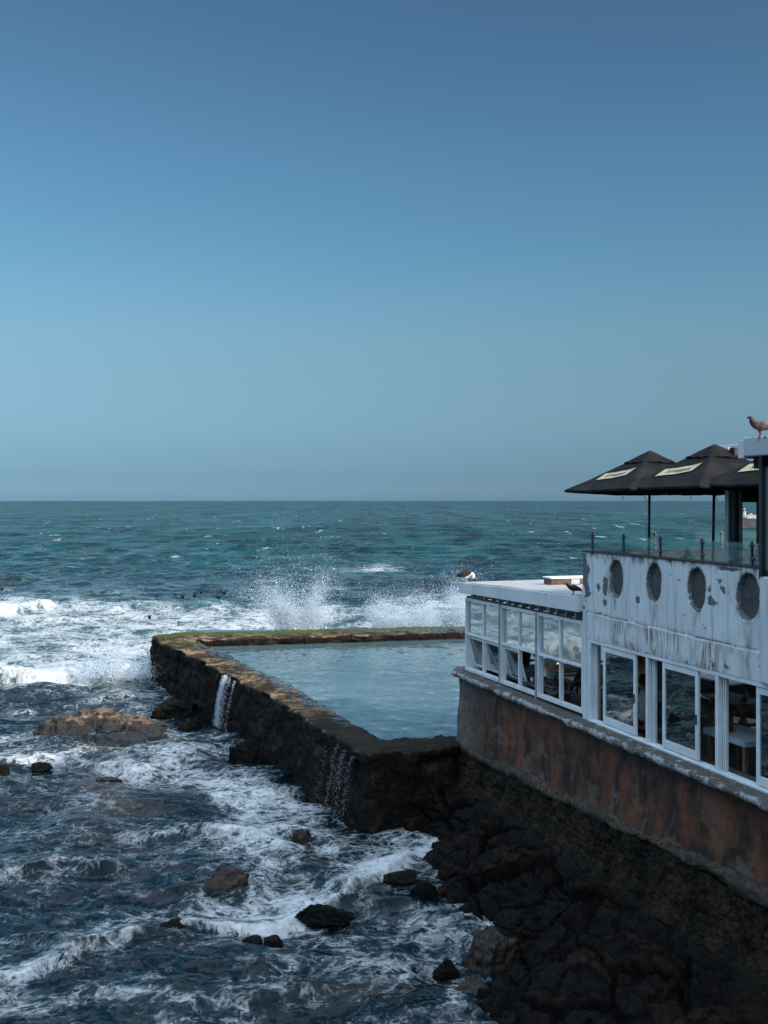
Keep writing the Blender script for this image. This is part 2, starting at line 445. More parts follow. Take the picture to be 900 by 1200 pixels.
def mk_glass(name, refl, tint, body=None, bodyf=0.0, wav=.006, fm=1.0):
    t = T(name); P = t.pos()
    nm = t.n('ShaderNodeNewGeometry').outputs['Normal']
    w = t.vm('SCALE', t.vm('SUBTRACT', t.noise(P, 1.3, 2, col=True), (.5, .5, .5)), scale=wav * 2)
    nm = t.vm('NORMALIZE', t.vm('ADD', nm, w))
    fr = t.n('ShaderNodeLayerWeight', {'Blend': .35, 'Normal': nm}).outputs['Fresnel']
    fac = t.math('ADD', t.math('MULTIPLY', fr, fm), refl, clamp=True)
    tr = t.n('ShaderNodeBsdfTransparent', {'Color': tint}).outputs[0]
    if body:
        df = t.n('ShaderNodeBsdfPrincipled', {'Base Color': body, 'Roughness': .5}).outputs[0]
        tr = t.n('ShaderNodeMixShader', {0: bodyf, 1: tr, 2: df}).outputs[0]
    gl = t.n('ShaderNodeBsdfGlossy', {'Color': (.9, .95, .95), 'Roughness': .01, 'Normal': nm}).outputs[0]
    M[name] = t.done(t.n('ShaderNodeMixShader', {0: fac, 1: tr, 2: gl}).outputs[0])
mk_glass('sliding glass', .16, (.55, .68, .66))
mk_glass('pale glass', .22, (.7, .8, .8), (.50, .60, .60), .50, .01)  # pale body colour mixed into the pane
mk_glass('awning glass', .18, (.5, .6, .6), (.3, .36, .36), .15, .01)
mk_glass('clear glass', .0, (.93, .975, .965), wav=.002, fm=.35)

def mk_canvas():
    t = T('black canvas'); p = t.n('ShaderNodeTexCoord').outputs['Object']
    n = t.noise(p, 3.5, 5); w = t.noise(p, 9, 4, .6, 1.5)
    c = t.mix(t.ss(n, .35, .7), (.008, .0072, .007), (.020, .018, .0165))
    M['canvas'] = t.done(t.bsdf(c, .75, t.bump(w, .25, .04), spec=.1))
mk_canvas()

# ------------------------------------------------------------------ water
def mk_sea():
    t = T('sea water'); P = t.pos()
    foam = t.attr('foam'); aer_lit = t.attr('aer_lit'); lod = t.attr('lod'); brown = t.attr('shoal')
    # slopes of the ripples the mesh is too coarse to hold
    def slope(scale, k, det=3): return t.vm('SCALE', t.vm('SUBTRACT', t.noise(P, scale, det, .6, col=True), (.5, .5, .5)), scale=k)
    s1 = t.vm('ADD', slope(9.0, .46), slope(3.0, .38))
    s2 = t.vm('SCALE', t.vm('SUBTRACT', t.noise(t.mul(P, (.8, 1.3, 1)), 1.0, 4, .6, col=True), (.5, .5, .5)), scale=t.mixf(lod, .40, 1.5))
    s3 = t.vm('SCALE', t.vm('SUBTRACT', t.noise(t.mul(P, (.09, .05, 1)), 1.0, 4, .6, col=True), (.5, .5, .5)), scale=t.mixf(lod, 0.0, 1.3))
    sl = t.mul(t.vm('ADD', t.vm('ADD', s1, s2), s3), (1, 1, 0))
    nm = t.vm('NORMALIZE', t.vm('ADD', t.nor(), sl))
    # foam lace: warped ridges at three sizes
    wp = t.vm('SCALE', t.vm('SUBTRACT', t.noise(P, 1.1, 4, .6, col=True), (.5, .5, .5)), scale=.75)
    Q = t.mul(t.vm('ADD', P, wp), (1, 1, .3))
    def ridge(scale, det=3):
        n = t.noise(Q, scale, det, .55)
        return t.math('SUBTRACT', 1.0, t.math('MULTIPLY', t.math('ABSOLUTE', t.math('SUBTRACT', n, .5)), 4.2))
    r0 = ridge(.26); r1 = ridge(.85); r2 = ridge(2.6, 4); r3 = ridge(7.5, 4)
    pat = t.math('ADD', t.math('MULTIPLY', r1, .26), t.math('MULTIPLY', r2, .32))
    pat = t.math('ADD', pat, t.math('MULTIPLY', r3, .24))
    pat = t.math('ADD', pat, t.math('MULTIPLY', r0, .18))
    pat = t.math('ADD', pat, t.math('MULTIPLY', t.math('SUBTRACT', t.noise(Q, 15, 4, .7), .5), .45))
    blot = t.noise(P, .35, 4)
    cov = t.math('ADD', foam, t.math('MULTIPLY', t.math('SUBTRACT', blot, .5), t.math('MULTIPLY', t.ss(foam, 0.02, .3), .8)))
    th = t.math('SUBTRACT', .97, t.math('MULTIPLY', cov, .80))
    d = t.math('SUBTRACT', pat, th)
    mask = t.math('MULTIPLY', t.ss(d, -.06, .30), .93)
    thin = t.math('MULTIPLY', t.ss(d, -.22, .08), t.mixf(t.ss(lod, 0, .05), .07, .25))
    # scattered whitecaps out at sea
    wc = t.noise(t.mul(P, (.22, .05, 1)), 1.0, 5, .66)
    cap = t.math('MULTIPLY', t.ss(wc, .652, .685), t.ss(lod, .1, .6))
    mask = t.math('MAXIMUM', mask, t.math('MULTIPLY', cap, .7))
    b1 = t.noise(t.mul(P, (.22, .028, 1)), 1, 4, .6); b2 = t.noise(t.mul(P, (.06, .0055, 1)), 1, 4, .6); b3 = t.noise(t.mul(P, (.02, .0012, 1)), 1, 3, .6)
    bands = t.math('ADD', t.math('MULTIPLY', b1, .40), t.math('ADD', t.math('MULTIPLY', b2, .34), t.math('MULTIPLY', b3, .26)))
    bands = t.ss(bands, .41, .58)
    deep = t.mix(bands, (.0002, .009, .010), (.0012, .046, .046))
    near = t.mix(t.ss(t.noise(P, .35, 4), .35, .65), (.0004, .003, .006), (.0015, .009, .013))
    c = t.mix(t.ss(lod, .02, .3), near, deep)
    c = t.mix(aer_lit, c, (.05, .17, .18))
    c = t.mix(t.math('MULTIPLY', brown, .8), c, (.085, .052, .032))
    c = t.mix(thin, c, (.22, .34, .36))
    water = t.bsdf(c, t.mixf(lod, .07, .25), nm, spec=t.mixf(t.ss(lod, 0, .5), .20, t.mixf(bands, .03, .12)), IOR=1.333)
    fb = t.bump(t.math('ADD', t.noise(P, 9, 6, .65), t.math('MULTIPLY', mask, .8)), .7, .06)
    fcol = t.mix(t.ss(t.noise(P, 5, 5, .65), .3, .7), (.40, .44, .45), (.66, .67, .66))
    fm = t.bsdf(fcol, .85, fb, spec=.2)
    M['sea'] = t.done(t.n('ShaderNodeMixShader', {0: mask, 1: water, 2: fm}).outputs[0])
    t = T('pool water'); P = t.pos()
    def slope2(v, scale, k): return t.vm('SCALE', t.vm('SUBTRACT', t.noise(t.mul(P, v), scale, 3, .6, col=True), (.5, .5, .5)), scale=k)
    sl = t.mul(t.vm('ADD', slope2((.55, 1, 1), 7.0, .26), slope2((.5, 1, 1), 2.2, .24)), (1, 1, 0))
    nm = t.vm('NORMALIZE', t.vm('ADD', t.nor(), sl))
    c = t.mix(t.ss(t.noise(P, .14, 3), .35, .65), (.055, .096, .105), (.084, .134, .140))
    M['pool'] = t.done(t.bsdf(c, .05, nm, spec=.5, IOR=1.333))
    t = T('spray drops'); 
    d = t.n('ShaderNodeBsdfDiffuse', {'Color': (.82, .90, .96)}).outputs[0]
    tr = t.n('ShaderNodeBsdfTranslucent', {'Color': (.82, .90, .96)}).outputs[0]
    M['spray'] = t.done(t.n('ShaderNodeMixShader', {0: .4, 1: d, 2: tr}).outputs[0])
    t = T('falling water'); P = t.pos()
    al = t.vm('DOT_PRODUCT', P, (-.425, .905, 0)); z = t.n('ShaderNodeSeparateXYZ', {0: P}).outputs[2]
    q = t.n('ShaderNodeCombineXYZ', {0: al, 1: 0.0, 2: z}).outputs[0]
    n = t.noise(t.vm('ADD', t.mul(q, (15, 1, 3.0)), t.vm('SCALE', t.noise(q, 2.5, 3, col=True), scale=.8)), 1.0, 5, .65)
    a = t.math('MULTIPLY', t.ss(t.math('ADD', n, t.math('MULTIPLY', t.attr('flow'), .42)), .64, .94), .70)
    d = t.bsdf((.66, .72, .74), .5)
    M['fall'] = t.done(t.n('ShaderNodeMixShader', {0: a, 1: t.n('ShaderNodeBsdfTransparent').outputs[0], 2: d}).outputs[0])
mk_sea()

# ================================================================== SEA
def poly_dist(X, Y, pts):
    """signed distance (positive on the far side), arc parameter 0..1 to a world polyline"""
    best = np.full(X.shape, 1e9); sg = np.zeros(X.shape); par = np.zeros(X.shape)
    n = len(pts) - 1
    for i in range(n):
        ax, ay = pts[i]; bx, by = pts[i + 1]
        dx, dy = bx - ax, by - ay; L2 = dx * dx + dy * dy
        tt = np.clip(((X - ax) * dx + (Y - ay) * dy) / L2, 0, 1)
        ex, ey = X - ax - tt * dx, Y - ay - tt * dy
        d = np.hypot(ex, ey); m = d < best
        best = np.where(m, d, best)
        sg = np.where(m, np.sign(dx * ey - dy * ex), sg); par = np.where(m, (i + tt) / n, par)
    return best * np.where(sg == 0, 1, sg), par

# breaking crests on the water, left to right: (points, height, front width, back width, foam)
CRESTS = [
    ([(-260, 812), (-120, 806), (0, 800), (60, 797), (120, 797), (170, 792), (200, 786)], .62, .40, 2.4, .62),
    ([(-160, 728), (0, 719), (40, 716), (75, 714)], .80, .8, 2.6, .40),
    ([(60, 716), (130, 716), (200, 716), (290, 716)], .55, 1.6, 3.5, 0.0),
    ([(190, 1076), (260, 1084), (330, 1076), (390, 1050), (440, 1030), (494, 1000)], .20, .13, .50, .46),
    ([(-90, 1150), (0, 1136), (70, 1122), (130, 1100), (190, 1090), (230, 1098)], .15, .18, .55, .12),
    ([(-60, 886), (20, 892), (80, 888), (120, 898), (200, 908)], .12, .2, .7, .28),
    ([(-60, 1040), (30, 1022), (90, 1010), (140, 1022)], .16, .25, .8, .1),
    ([(130, 985), (210, 972), (300, 985), (350, 1000)], .10, .2, .7, .3),
    ([(250, 1180), (330, 1168), (430, 1150), (500, 1140)], .10, .15, .6, .1),
    ([(0, 838), (60, 830), (120, 822), (170, 815)], .20, .3, 1.2, .15),
]
# foam cover: (px, py, rx, ry, angle, amount), each turned into a patch on the water
FOAM = [
    (60, 745, 190, 36, 0, 0.69), (-80, 760, 160, 40, 0, 0.69), (40, 783, 170, 18, -2, 0.47), (150, 775, 50, 25, 0, 0.60),
    (200, 728, 120, 12, 0, 0.73), (330, 724, 140, 10, -1, 0.73), (480, 718, 110, 10, -2, 0.73), (600, 712, 80, 12, 0, 0.69),
    (90, 712, 90, 6, 0, 0.39), (436, 667, 34, 4, -2, 0.53), (390, 689, 30, 4, 0, 0.26), (15, 704, 22, 5, 0, 0.43),
    (150, 820, 50, 14, -8, 0.32), (190, 850, 26, 36, 0, 0.28), (150, 898, 70, 13, 10, 0.50), (50, 893, 60, 8, 2, 0.36), (10, 870, 30, 10, 0, 0.28),
    (110, 938, 38, 22, 0, 0.20), (215, 885, 35, 20, 20, 0.36), (255, 868, 22, 14, 0, 0.44),
    (270, 925, 60, 20, 24, 0.50), (340, 955, 70, 26, 18, 0.53), (430, 985, 60, 22, 8, 0.53), (280, 985, 70, 24, 20, 0.36),
    (370, 1015, 90, 24, -6, 0.50), (320, 1055, 80, 20, -6, 0.58), (250, 1072, 60, 14, 0, 0.50), (440, 1020, 50, 18, -20, 0.44),
    (455, 975, 50, 14, 30, 0.44), (500, 978, 22, 18, 0, 0.28),
    (60, 1120, 110, 24, -12, 0.44), (150, 1078, 60, 16, -14, 0.42), (110, 1165, 90, 18, -10, 0.36), (20, 1185, 60, 20, 0, 0.36),
    (210, 1045, 60, 14, 0, 0.24), (60, 960, 90, 30, 0, 0.10), (60, 1050, 90, 30, 0, 0.14),
    (500, 1085, 60, 26, 10, 0.26), (590, 1090, 34, 22, 38, 0.50), (540, 1062, 24, 12, 40, 0.32), (470, 1140, 70, 30, -10, 0.24), (530, 1180, 22, 34, 0, 0.40),
    (400, 1110, 80, 30, 0, 0.21), (300, 1150, 90, 40, 0, 0.18), (410, 1180, 80, 26, 0, 0.21), (200, 1180, 80, 24, 0, 0.16),
]

def build_sea():
    p = np.concatenate([np.arange(760, 160, -1.0), np.arange(160, 12, -.5), np.arange(12, .8, -.35)])
    Yr = 1200.0 * CAMZ / p
    k = np.concatenate([np.linspace(-1.25, -.39, 150, endpoint=False), np.linspace(-.39, .39, 640, endpoint=False), np.linspace(.39, 1.1, 70)])
    Yg, Kg = np.meshgrid(Yr, k, indexing='ij'); Xg = Yg * Kg
    m, n = Xg.shape
    sp = np.maximum(np.gradient(Yr), .02)[:, None] * np.ones((1, n))
    dx = np.zeros_like(Xg); dy = np.zeros_like(Xg); z = np.zeros_like(Xg)
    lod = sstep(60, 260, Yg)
    # wind sea: many small waves of random heading, coming in from the left and the far side
    r = np.random.default_rng(5)
    lam = np.geomspace(.45, 34, 54)
    calm = .75 + .5 * vnoise(Xg * .05, Yg * .03, seed=3)
    for L in lam:
        th = -math.pi / 2 + r.normal(-.12, .62 if L < 8 else .35); kx, ky = math.cos(th) * 2 * math.pi / L, math.sin(th) * 2 * math.pi / L
        ka = (.046 if L < 6 else .030) if L < 10 else .018
        a = ka * L / (2 * math.pi)
        damp = np.clip((L / sp - 1.6) / 2.0, 0, 1) * calm
        if L > 7: damp = damp * (.35 + .65 * sstep(38, 90, Yg))
        rows = np.where(damp.max(1) > 0)[0]
        if not len(rows): continue
        sl = slice(rows[0], rows[-1] + 1)
        ph = kx * Xg[sl] + ky * Yg[sl] + r.uniform(0, 6.28) + 1.6 * fbm(Xg[sl] / (L * 3.2), Yg[sl] / (L * 3.2), octv=1, seed=int(L * 10) % 97)
        c, s_ = np.cos(ph), np.sin(ph)
        A = a * damp[sl] * (1 + (.7 * lod[sl] if L < 14 else .2 * lod[sl]))
        z[sl] += A * c; dx[sl] -= .85 * A * s_ * math.cos(th); dy[sl] -= .85 * A * s_ * math.sin(th)
    near = Yg < 130
    foam = np.zeros_like(Xg); aer_lit = np.zeros_like(Xg); shoal = np.zeros_like(Xg)
    PX = 450 + 1200 * Kg; PY = 586 + 1200 * CAMZ / Yg
    wob = 10 * fbm(Xg * .5, Yg * .35, octv=3, seed=21); wob2 = 10 * fbm(Xg * .5, Yg * .35, octv=3, seed=22)
    inv = np.ones_like(Xg)
    for cx, cy, rx, ry, ang, am in FOAM:
        ca, sa = math.cos(math.radians(ang)), math.sin(math.radians(ang))
        sc = min(1.0, ry / 14)
        ux, uy = PX + wob * sc - cx, PY + wob2 * sc - cy
        e = ((ux * ca + uy * sa) / rx) ** 2 + ((-ux * sa + uy * ca) / ry) ** 2
        inv *= 1 - am * np.exp(-e * .9)
    foam = 1 - inv
    foam = np.where(Yg > 38, .46 * np.tanh(foam / .46), .52 * np.tanh(foam / .52))
    base = .10 * sstep(95, 60, Yg) + .06 * sstep(40, 25, Yg)
    foam = np.maximum(foam, base)
    for pts, h, wf, wb, fo in CRESTS:
        wp = [W(*q) for q in pts]
        x0 = min(q[0] for q in wp) - 6; x1 = max(q[0] for q in wp) + 6
        y0 = min(q[1] for q in wp) - 6; y1 = max(q[1] for q in wp) + 12
        rr = np.where((Yr > y0) & (Yr < y1))[0]; sl = slice(rr[0], rr[-1] + 1)
        X, Y = Xg[sl], Yg[sl]
        jx = .55 * h / .2 * .35 * fbm(X * .9, Y * .9, octv=3, seed=int(h * 100))
        d, par = poly_dist(X, Y + jx, wp)
        # positive = left side of the polyline walking right = far side
        prof = np.where(d < 0, np.exp(-(d / wf) ** 2), np.exp(-(d / wb) ** 2))
        ends = sstep(0, .12, par) * sstep(1, .88, par)
        amp = h * (.65 + .7 * vnoise(X * .6, Y * .4, seed=41)) * ends
        z[sl] += amp * prof
        dy[sl] -= .5 * amp * prof
        if fo > 0:
            fr = np.where(d < 0, np.exp(-(d / (wf * 1.5)) ** 2), np.exp(-(d / (wb * .45)) ** 2)) * ends
            foam[sl] = 1 - (1 - foam[sl]) * (1 - fo * fr)
            lump = fr * fo * h * .38
            z[sl] += lump * 1.3 * fbm(X * 4.0 / max(h, .25) * .4, Y * 4.0 / max(h, .25) * .4, octv=4, seed=5)
        aer_lit[sl] = np.maximum(aer_lit[sl], .8 * prof * ends * sstep(.3, .7, np.full_like(prof, h)))
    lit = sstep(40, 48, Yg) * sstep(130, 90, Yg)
    aer_lit = np.maximum(aer_lit, np.clip(foam * 1.1, 0, 1) * (.07 + .60 * lit))  # foam water painted paler turquoise in the sunlit zone, darker in near shade
    foam = foam * (.8 + .4 * vnoise(Xg * .35, Yg * .2, seed=31))
    z += .05 * np.clip(foam, 0, 1) * fbm(Xg * 2.2, Yg * 2.2, octv=3, seed=9) * (Yg < 60)
    e = np.exp(-(((PX - 128 + wob) / 36) ** 2 + ((PY - 925) / 38) ** 2)); shoal = np.maximum(shoal, e * .85)
    e = np.exp(-(((PX - 430 + wob) / 60) ** 2 + ((PY - 1165) / 12) ** 2)); shoal = np.maximum(shoal, e * .35)
    # nothing but water under the buildings and inside the pool: keep it low there
    V = np.stack([Xg + dx, Yg + dy, z], -1)
    s_ = (Xg - A0[0]) * U[0] + (Yg - A0[1]) * U[1]; t_ = (Xg - A0[0]) * NN[0] + (Yg - A0[1]) * NN[1]
    under = ((t_ > -.5) & (s_ > -3)); V[..., 2] = np.where(under, -.5, V[..., 2])
    lx = lambda y: np.interp(y, [25.0, 34.1, 46.1], [-.42, -4.27, -10.4])
    inpool = (Yg > 26.2) & (Yg < 47.5) & (Xg > lx(Yg) + .6) & (Xg < 12)
    V[..., 2] = np.where(inpool, np.minimum(V[..., 2], .2), V[..., 2])
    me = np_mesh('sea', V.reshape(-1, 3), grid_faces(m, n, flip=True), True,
                 {'foam': np.clip(foam, 0, 1.2).ravel(), 'aer_lit': aer_lit.ravel(), 'lod': lod.ravel(), 'shoal': shoal.ravel()})
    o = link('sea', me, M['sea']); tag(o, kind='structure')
build_sea()

# pool water
def build_pool():
    xs = np.linspace(-11, 13, 260); ys = np.linspace(25.6, 51.5, 260)
    X, Y = np.meshgrid(xs, ys, indexing='ij')
    lo = np.interp(Y, [25.0, 34.1, 46.1], [-.42, -4.27, -10.4]) + .55
    Z = 1.475 + .008 * fbm(X * 1.2, Y * 1.8, octv=3, seed=3)
    X = np.maximum(X, lo); Y = np.maximum(Y, 25.1 + (X + .15) * .46 + .40)
    V = np.stack([X, Y, Z], -1)
    me = np_mesh('pool_water', V.reshape(-1, 3), grid_faces(*X.shape), True)
    o = link('pool_water', me, M['pool']); tag(o, kind='structure')
build_pool()

# ================================================================== POOL WALL
def wall_strip(outer, inner, ztop=1.77, ds=.055, n_out=46, n_top=30, n_in=8, batter=.30, zin=.9, seed=2):
    outer = np.array(outer, float); inner = np.array(inner, float)
    seg = np.concatenate([[0], np.cumsum(np.hypot(*np.diff(outer, axis=0).T))]); m = int(seg[-1] / ds); u = np.linspace(0, seg[-1], m)
    O = np.stack([np.interp(u, seg, outer[:, k]) for k in (0, 1)], -1); I = np.stack([np.interp(u, seg, inner[:, k]) for k in (0, 1)], -1)
    D = O - I; D /= np.linalg.norm(D, axis=1, keepdims=True)
    rows = [np.concatenate([O + D * batter * (ztop - z) / ztop, np.full((m, 1), z)], 1) for z in np.linspace(-.6, ztop - .05, n_out)]
    ff = np.linspace(0.02, .98, n_top)
    rows += [np.concatenate([O * (1 - f) + I * f, np.full((m, 1), ztop)], 1) for f in ff]
    rows += [np.concatenate([I, np.full((m, 1), z)], 1) for z in np.linspace(ztop - .05, zin, n_in)]
    P = np.stack(rows, 1); N = grid_normals(P)
    if N[m // 2, n_out + n_top // 2, 2] < 0: N = -N
    x, y, z = P[..., 0], P[..., 1], P[..., 2]
    rough = .09 * ridged(x * .8, y * .8, z * .8, 4, seed) + .08 * fbm(x * 3.0, y * 3.0, z * 3.0, 4, seed + 4) + .04 * ridged(x * 9, y * 9, z * 9, 3, seed + 8)
    side = 1 - np.clip(N[..., 2], 0, 1)
    cut = np.exp(-((z - (ztop - .42 - .25 * fbm(x * .5, y * .5, octv=2, seed=seed + 3))) / .13) ** 2) * side * .10 * sstep(.35, .6, vnoise(x * .7, y * .7, seed=77))
    notch = side * .16 * sstep(.62, .75, vnoise(x * 1.3, y * 1.3, z * .9, seed=78)) * (z > .3)
    P2 = P + N * (rough * (.30 + .9 * side) - cut - notch)[..., None]
    lip = fbm(x * 1.1, y * 1.1, octv=4, seed=seed + 20)
    top = z > ztop - .1
    P2[..., 2] += np.where(top, .055 * lip + .03 * ridged(x * 4, y * 4, octv=3, seed=5), 0)
    nt = np.zeros((m, P.shape[1])); nt[:, n_out:n_out + n_top] = 1
    f = np.zeros((1, P.shape[1])); f[0, n_out:n_out + n_top] = ff; f = f + 0 * x
    far = sstep(46.0, 47.2, O[:, 1] + .18 * np.abs(O[:, 0] + 9))[:, None] * (O[:, 1] > 45)[:, None]
    near = (O[:, 0] > -.5)[:, None] * (O[:, 1] < 30)[:, None]
    long_ = 1 - np.clip(far + near, 0, 1)
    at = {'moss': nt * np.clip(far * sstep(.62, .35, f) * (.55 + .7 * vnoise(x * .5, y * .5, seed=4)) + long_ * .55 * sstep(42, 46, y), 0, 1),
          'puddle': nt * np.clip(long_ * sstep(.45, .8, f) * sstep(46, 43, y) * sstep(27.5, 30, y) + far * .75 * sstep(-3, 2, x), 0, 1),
          'near_dark': nt * np.clip(near + long_ * sstep(31.0, 28.4, y) * 1.0, 0, 1)}
    return P2.reshape(-1, 3), grid_faces(m, P.shape[1]), {k: v.ravel() for k, v in at.items()}

def build_pool_wall():
    O = [(3.4, 26.75), (2.2, 26.12), (.35, 25.30), (-.15, 25.04), (-.40, 25.06), (-.62, 25.45), (-1.7, 28.0), (-4.35, 34.1), (-7.3, 40.0), (-10.2, 45.9), (-10.55, 46.8), (-10.3, 47.6), (-9.2, 48.1), (-4, 48.95), (3.9, 50.5), (12, 51.9)]
    I = [(3.4, 27.4), (2.2, 26.85), (.55, 26.5), (.15, 26.4), (-.05, 26.5), (-.25, 26.9), (-.95, 28.6), (-3.2, 34.5), (-5.5, 39.4), (-8.0, 44.7), (-8.3, 45.25), (-8.25, 45.5), (-7.6, 45.65), (-3.0, 46.6), (3.7, 48.2), (12, 49.9)]
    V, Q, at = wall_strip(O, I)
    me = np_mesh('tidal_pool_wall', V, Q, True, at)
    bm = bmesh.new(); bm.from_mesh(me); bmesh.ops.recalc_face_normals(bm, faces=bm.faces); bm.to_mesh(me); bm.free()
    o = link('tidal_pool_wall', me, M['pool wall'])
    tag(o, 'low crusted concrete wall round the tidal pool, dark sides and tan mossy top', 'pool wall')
build_pool_wall()

OCT = np.array([(1, 0, 0), (-1, 0, 0), (0, 1, 0), (0, -1, 0), (0, 0, 1), (0, 0, -1)], float)
OCF = np.array([(0, 2, 4), (2, 1, 4), (1, 3, 4), (3, 0, 4), (2, 0, 5), (1, 2, 5), (3, 1, 5), (0, 3, 5)])
# overflow running down the outer face of the pool wall
def build_falls():
    """overflow as falling, stretched drops that keep close to the stone"""
    o = np.array([-.905, -.425, 0.0]); al = np.array([-.425, .905, 0.0]); r = np.random.default_rng(3)
    for lab, top, bot, streams in (
            ('white water spilling over the long pool wall near its middle', 1.74, .0, [(36.5, .035, .10, 1700), (36.38, .08, .20, 750), (36.0, .03, .10, 260), (35.5, .02, .06, 150)]),
            ('thin grey trickles down the pool wall beside its near corner', 1.62, .1, [(26.55, .04, .09, 190), (26.1, .12, .22, 280), (25.55, .06, .12, 170), (27.2, .06, .10, 80)])):
        P, R = [], []
        for c, w0, w1, k in streams:
            f = r.uniform(0, 1, k) ** 1.15; ray = r.integers(0, 14, k); ro = r.normal(0, 1, 14)[ray]
            y = c + (ro * .8 + r.normal(0, .25, k)) * (w0 + (w1 - w0) * f) + .04 * np.sin(f * 6 + c)
            x = np.interp(y, [25.0, 28.0, 34.1, 46.1], [-.42, -1.7, -4.35, -10.4])
            z = top + (bot - top) * f + r.uniform(-.05, .05, k)
            out = .10 + .36 * f ** .6 + r.normal(0, .035, k)
            P.append(np.stack([x, y, z], -1) + o * out[:, None]); R.append(r.uniform(.003, .0065, k) * (1.0 if c > 30 else .55))
        P = np.concatenate(P); R = np.concatenate(R); n = len(P)
        V = P[:, None, :] + OCT[None] * R[:, None, None] * np.stack([np.ones(n), np.ones(n), r.uniform(3, 9, n)], -1)[:, None, :]
        Q = (OCF[None] + 6 * np.arange(n)[:, None, None]).reshape(-1, 3)
        ob = link('waterfall', np_mesh('waterfall', V.reshape(-1, 3), Q, True), M['spray'])
        tag(ob, lab, 'waterfall', kind='stuff')
build_falls()

# ================================================================== ROCKS
def rock(name, px, py, w, h, depth, mat, label, seed, group='wet rocks standing in the foam', flat=1.0, sub=5, sink=.35, rot=0.0):
    """px,py: foot of the rock on the water; w,h,depth in metres"""
    x, y = W(px, py)
    bm = bmesh.new(); bmesh.ops.create_icosphere(bm, subdivisions=sub, radius=1.0)
    V = np.array([v.co for v in bm.verts]); q = V.copy()
    # broken facets: cut the ball with random planes, then roughen it
    rr = np.random.default_rng(seed)
    for _ in range(11):
        d = rr.normal(0, 1, 3); d[2] = abs(d[2]) * .8; d /= np.linalg.norm(d); k = rr.uniform(.50, .86)
        o_ = V @ d - k; V = V - np.where(o_ > 0, o_ * .95, 0)[:, None] * d
    f = .30 * ridged(q[:, 0] * 1.1 + seed, q[:, 1] * 1.1, q[:, 2] * 1.1, 4, seed) + .30 * fbm(q[:, 0] * 3.2, q[:, 1] * 3.2 + seed, q[:, 2] * 3.2, 5, seed + 3, .6) + .14 * ridged(q[:, 0] * 6, q[:, 1] * 6, q[:, 2] * 6, 3, seed + 5)
    V = V * (1.04 + f * .85)[:, None] * .92
    V[:, 2] = np.where(V[:, 2] > 0, np.abs(V[:, 2]) ** flat, V[:, 2])
    V *= np.array([w / 2, depth / 2, h])
    c, s = math.cos(rot), math.sin(rot)
    V[:, :2] = np.stack([V[:, 0] * c - V[:, 1] * s, V[:, 0] * s + V[:, 1] * c], -1)
    V[:, 2] = np.maximum(V[:, 2], -sink)
    for v, p in zip(bm.verts, V): v.co = p
    for fc in bm.faces: fc.smooth = True
    me = bpy.data.meshes.new(name); bm.to_mesh(me); bm.free()
    o = link(name, me, mat); o.location = (x, y + depth * .35, 0)
    return tag(o, label, 'rock', group)

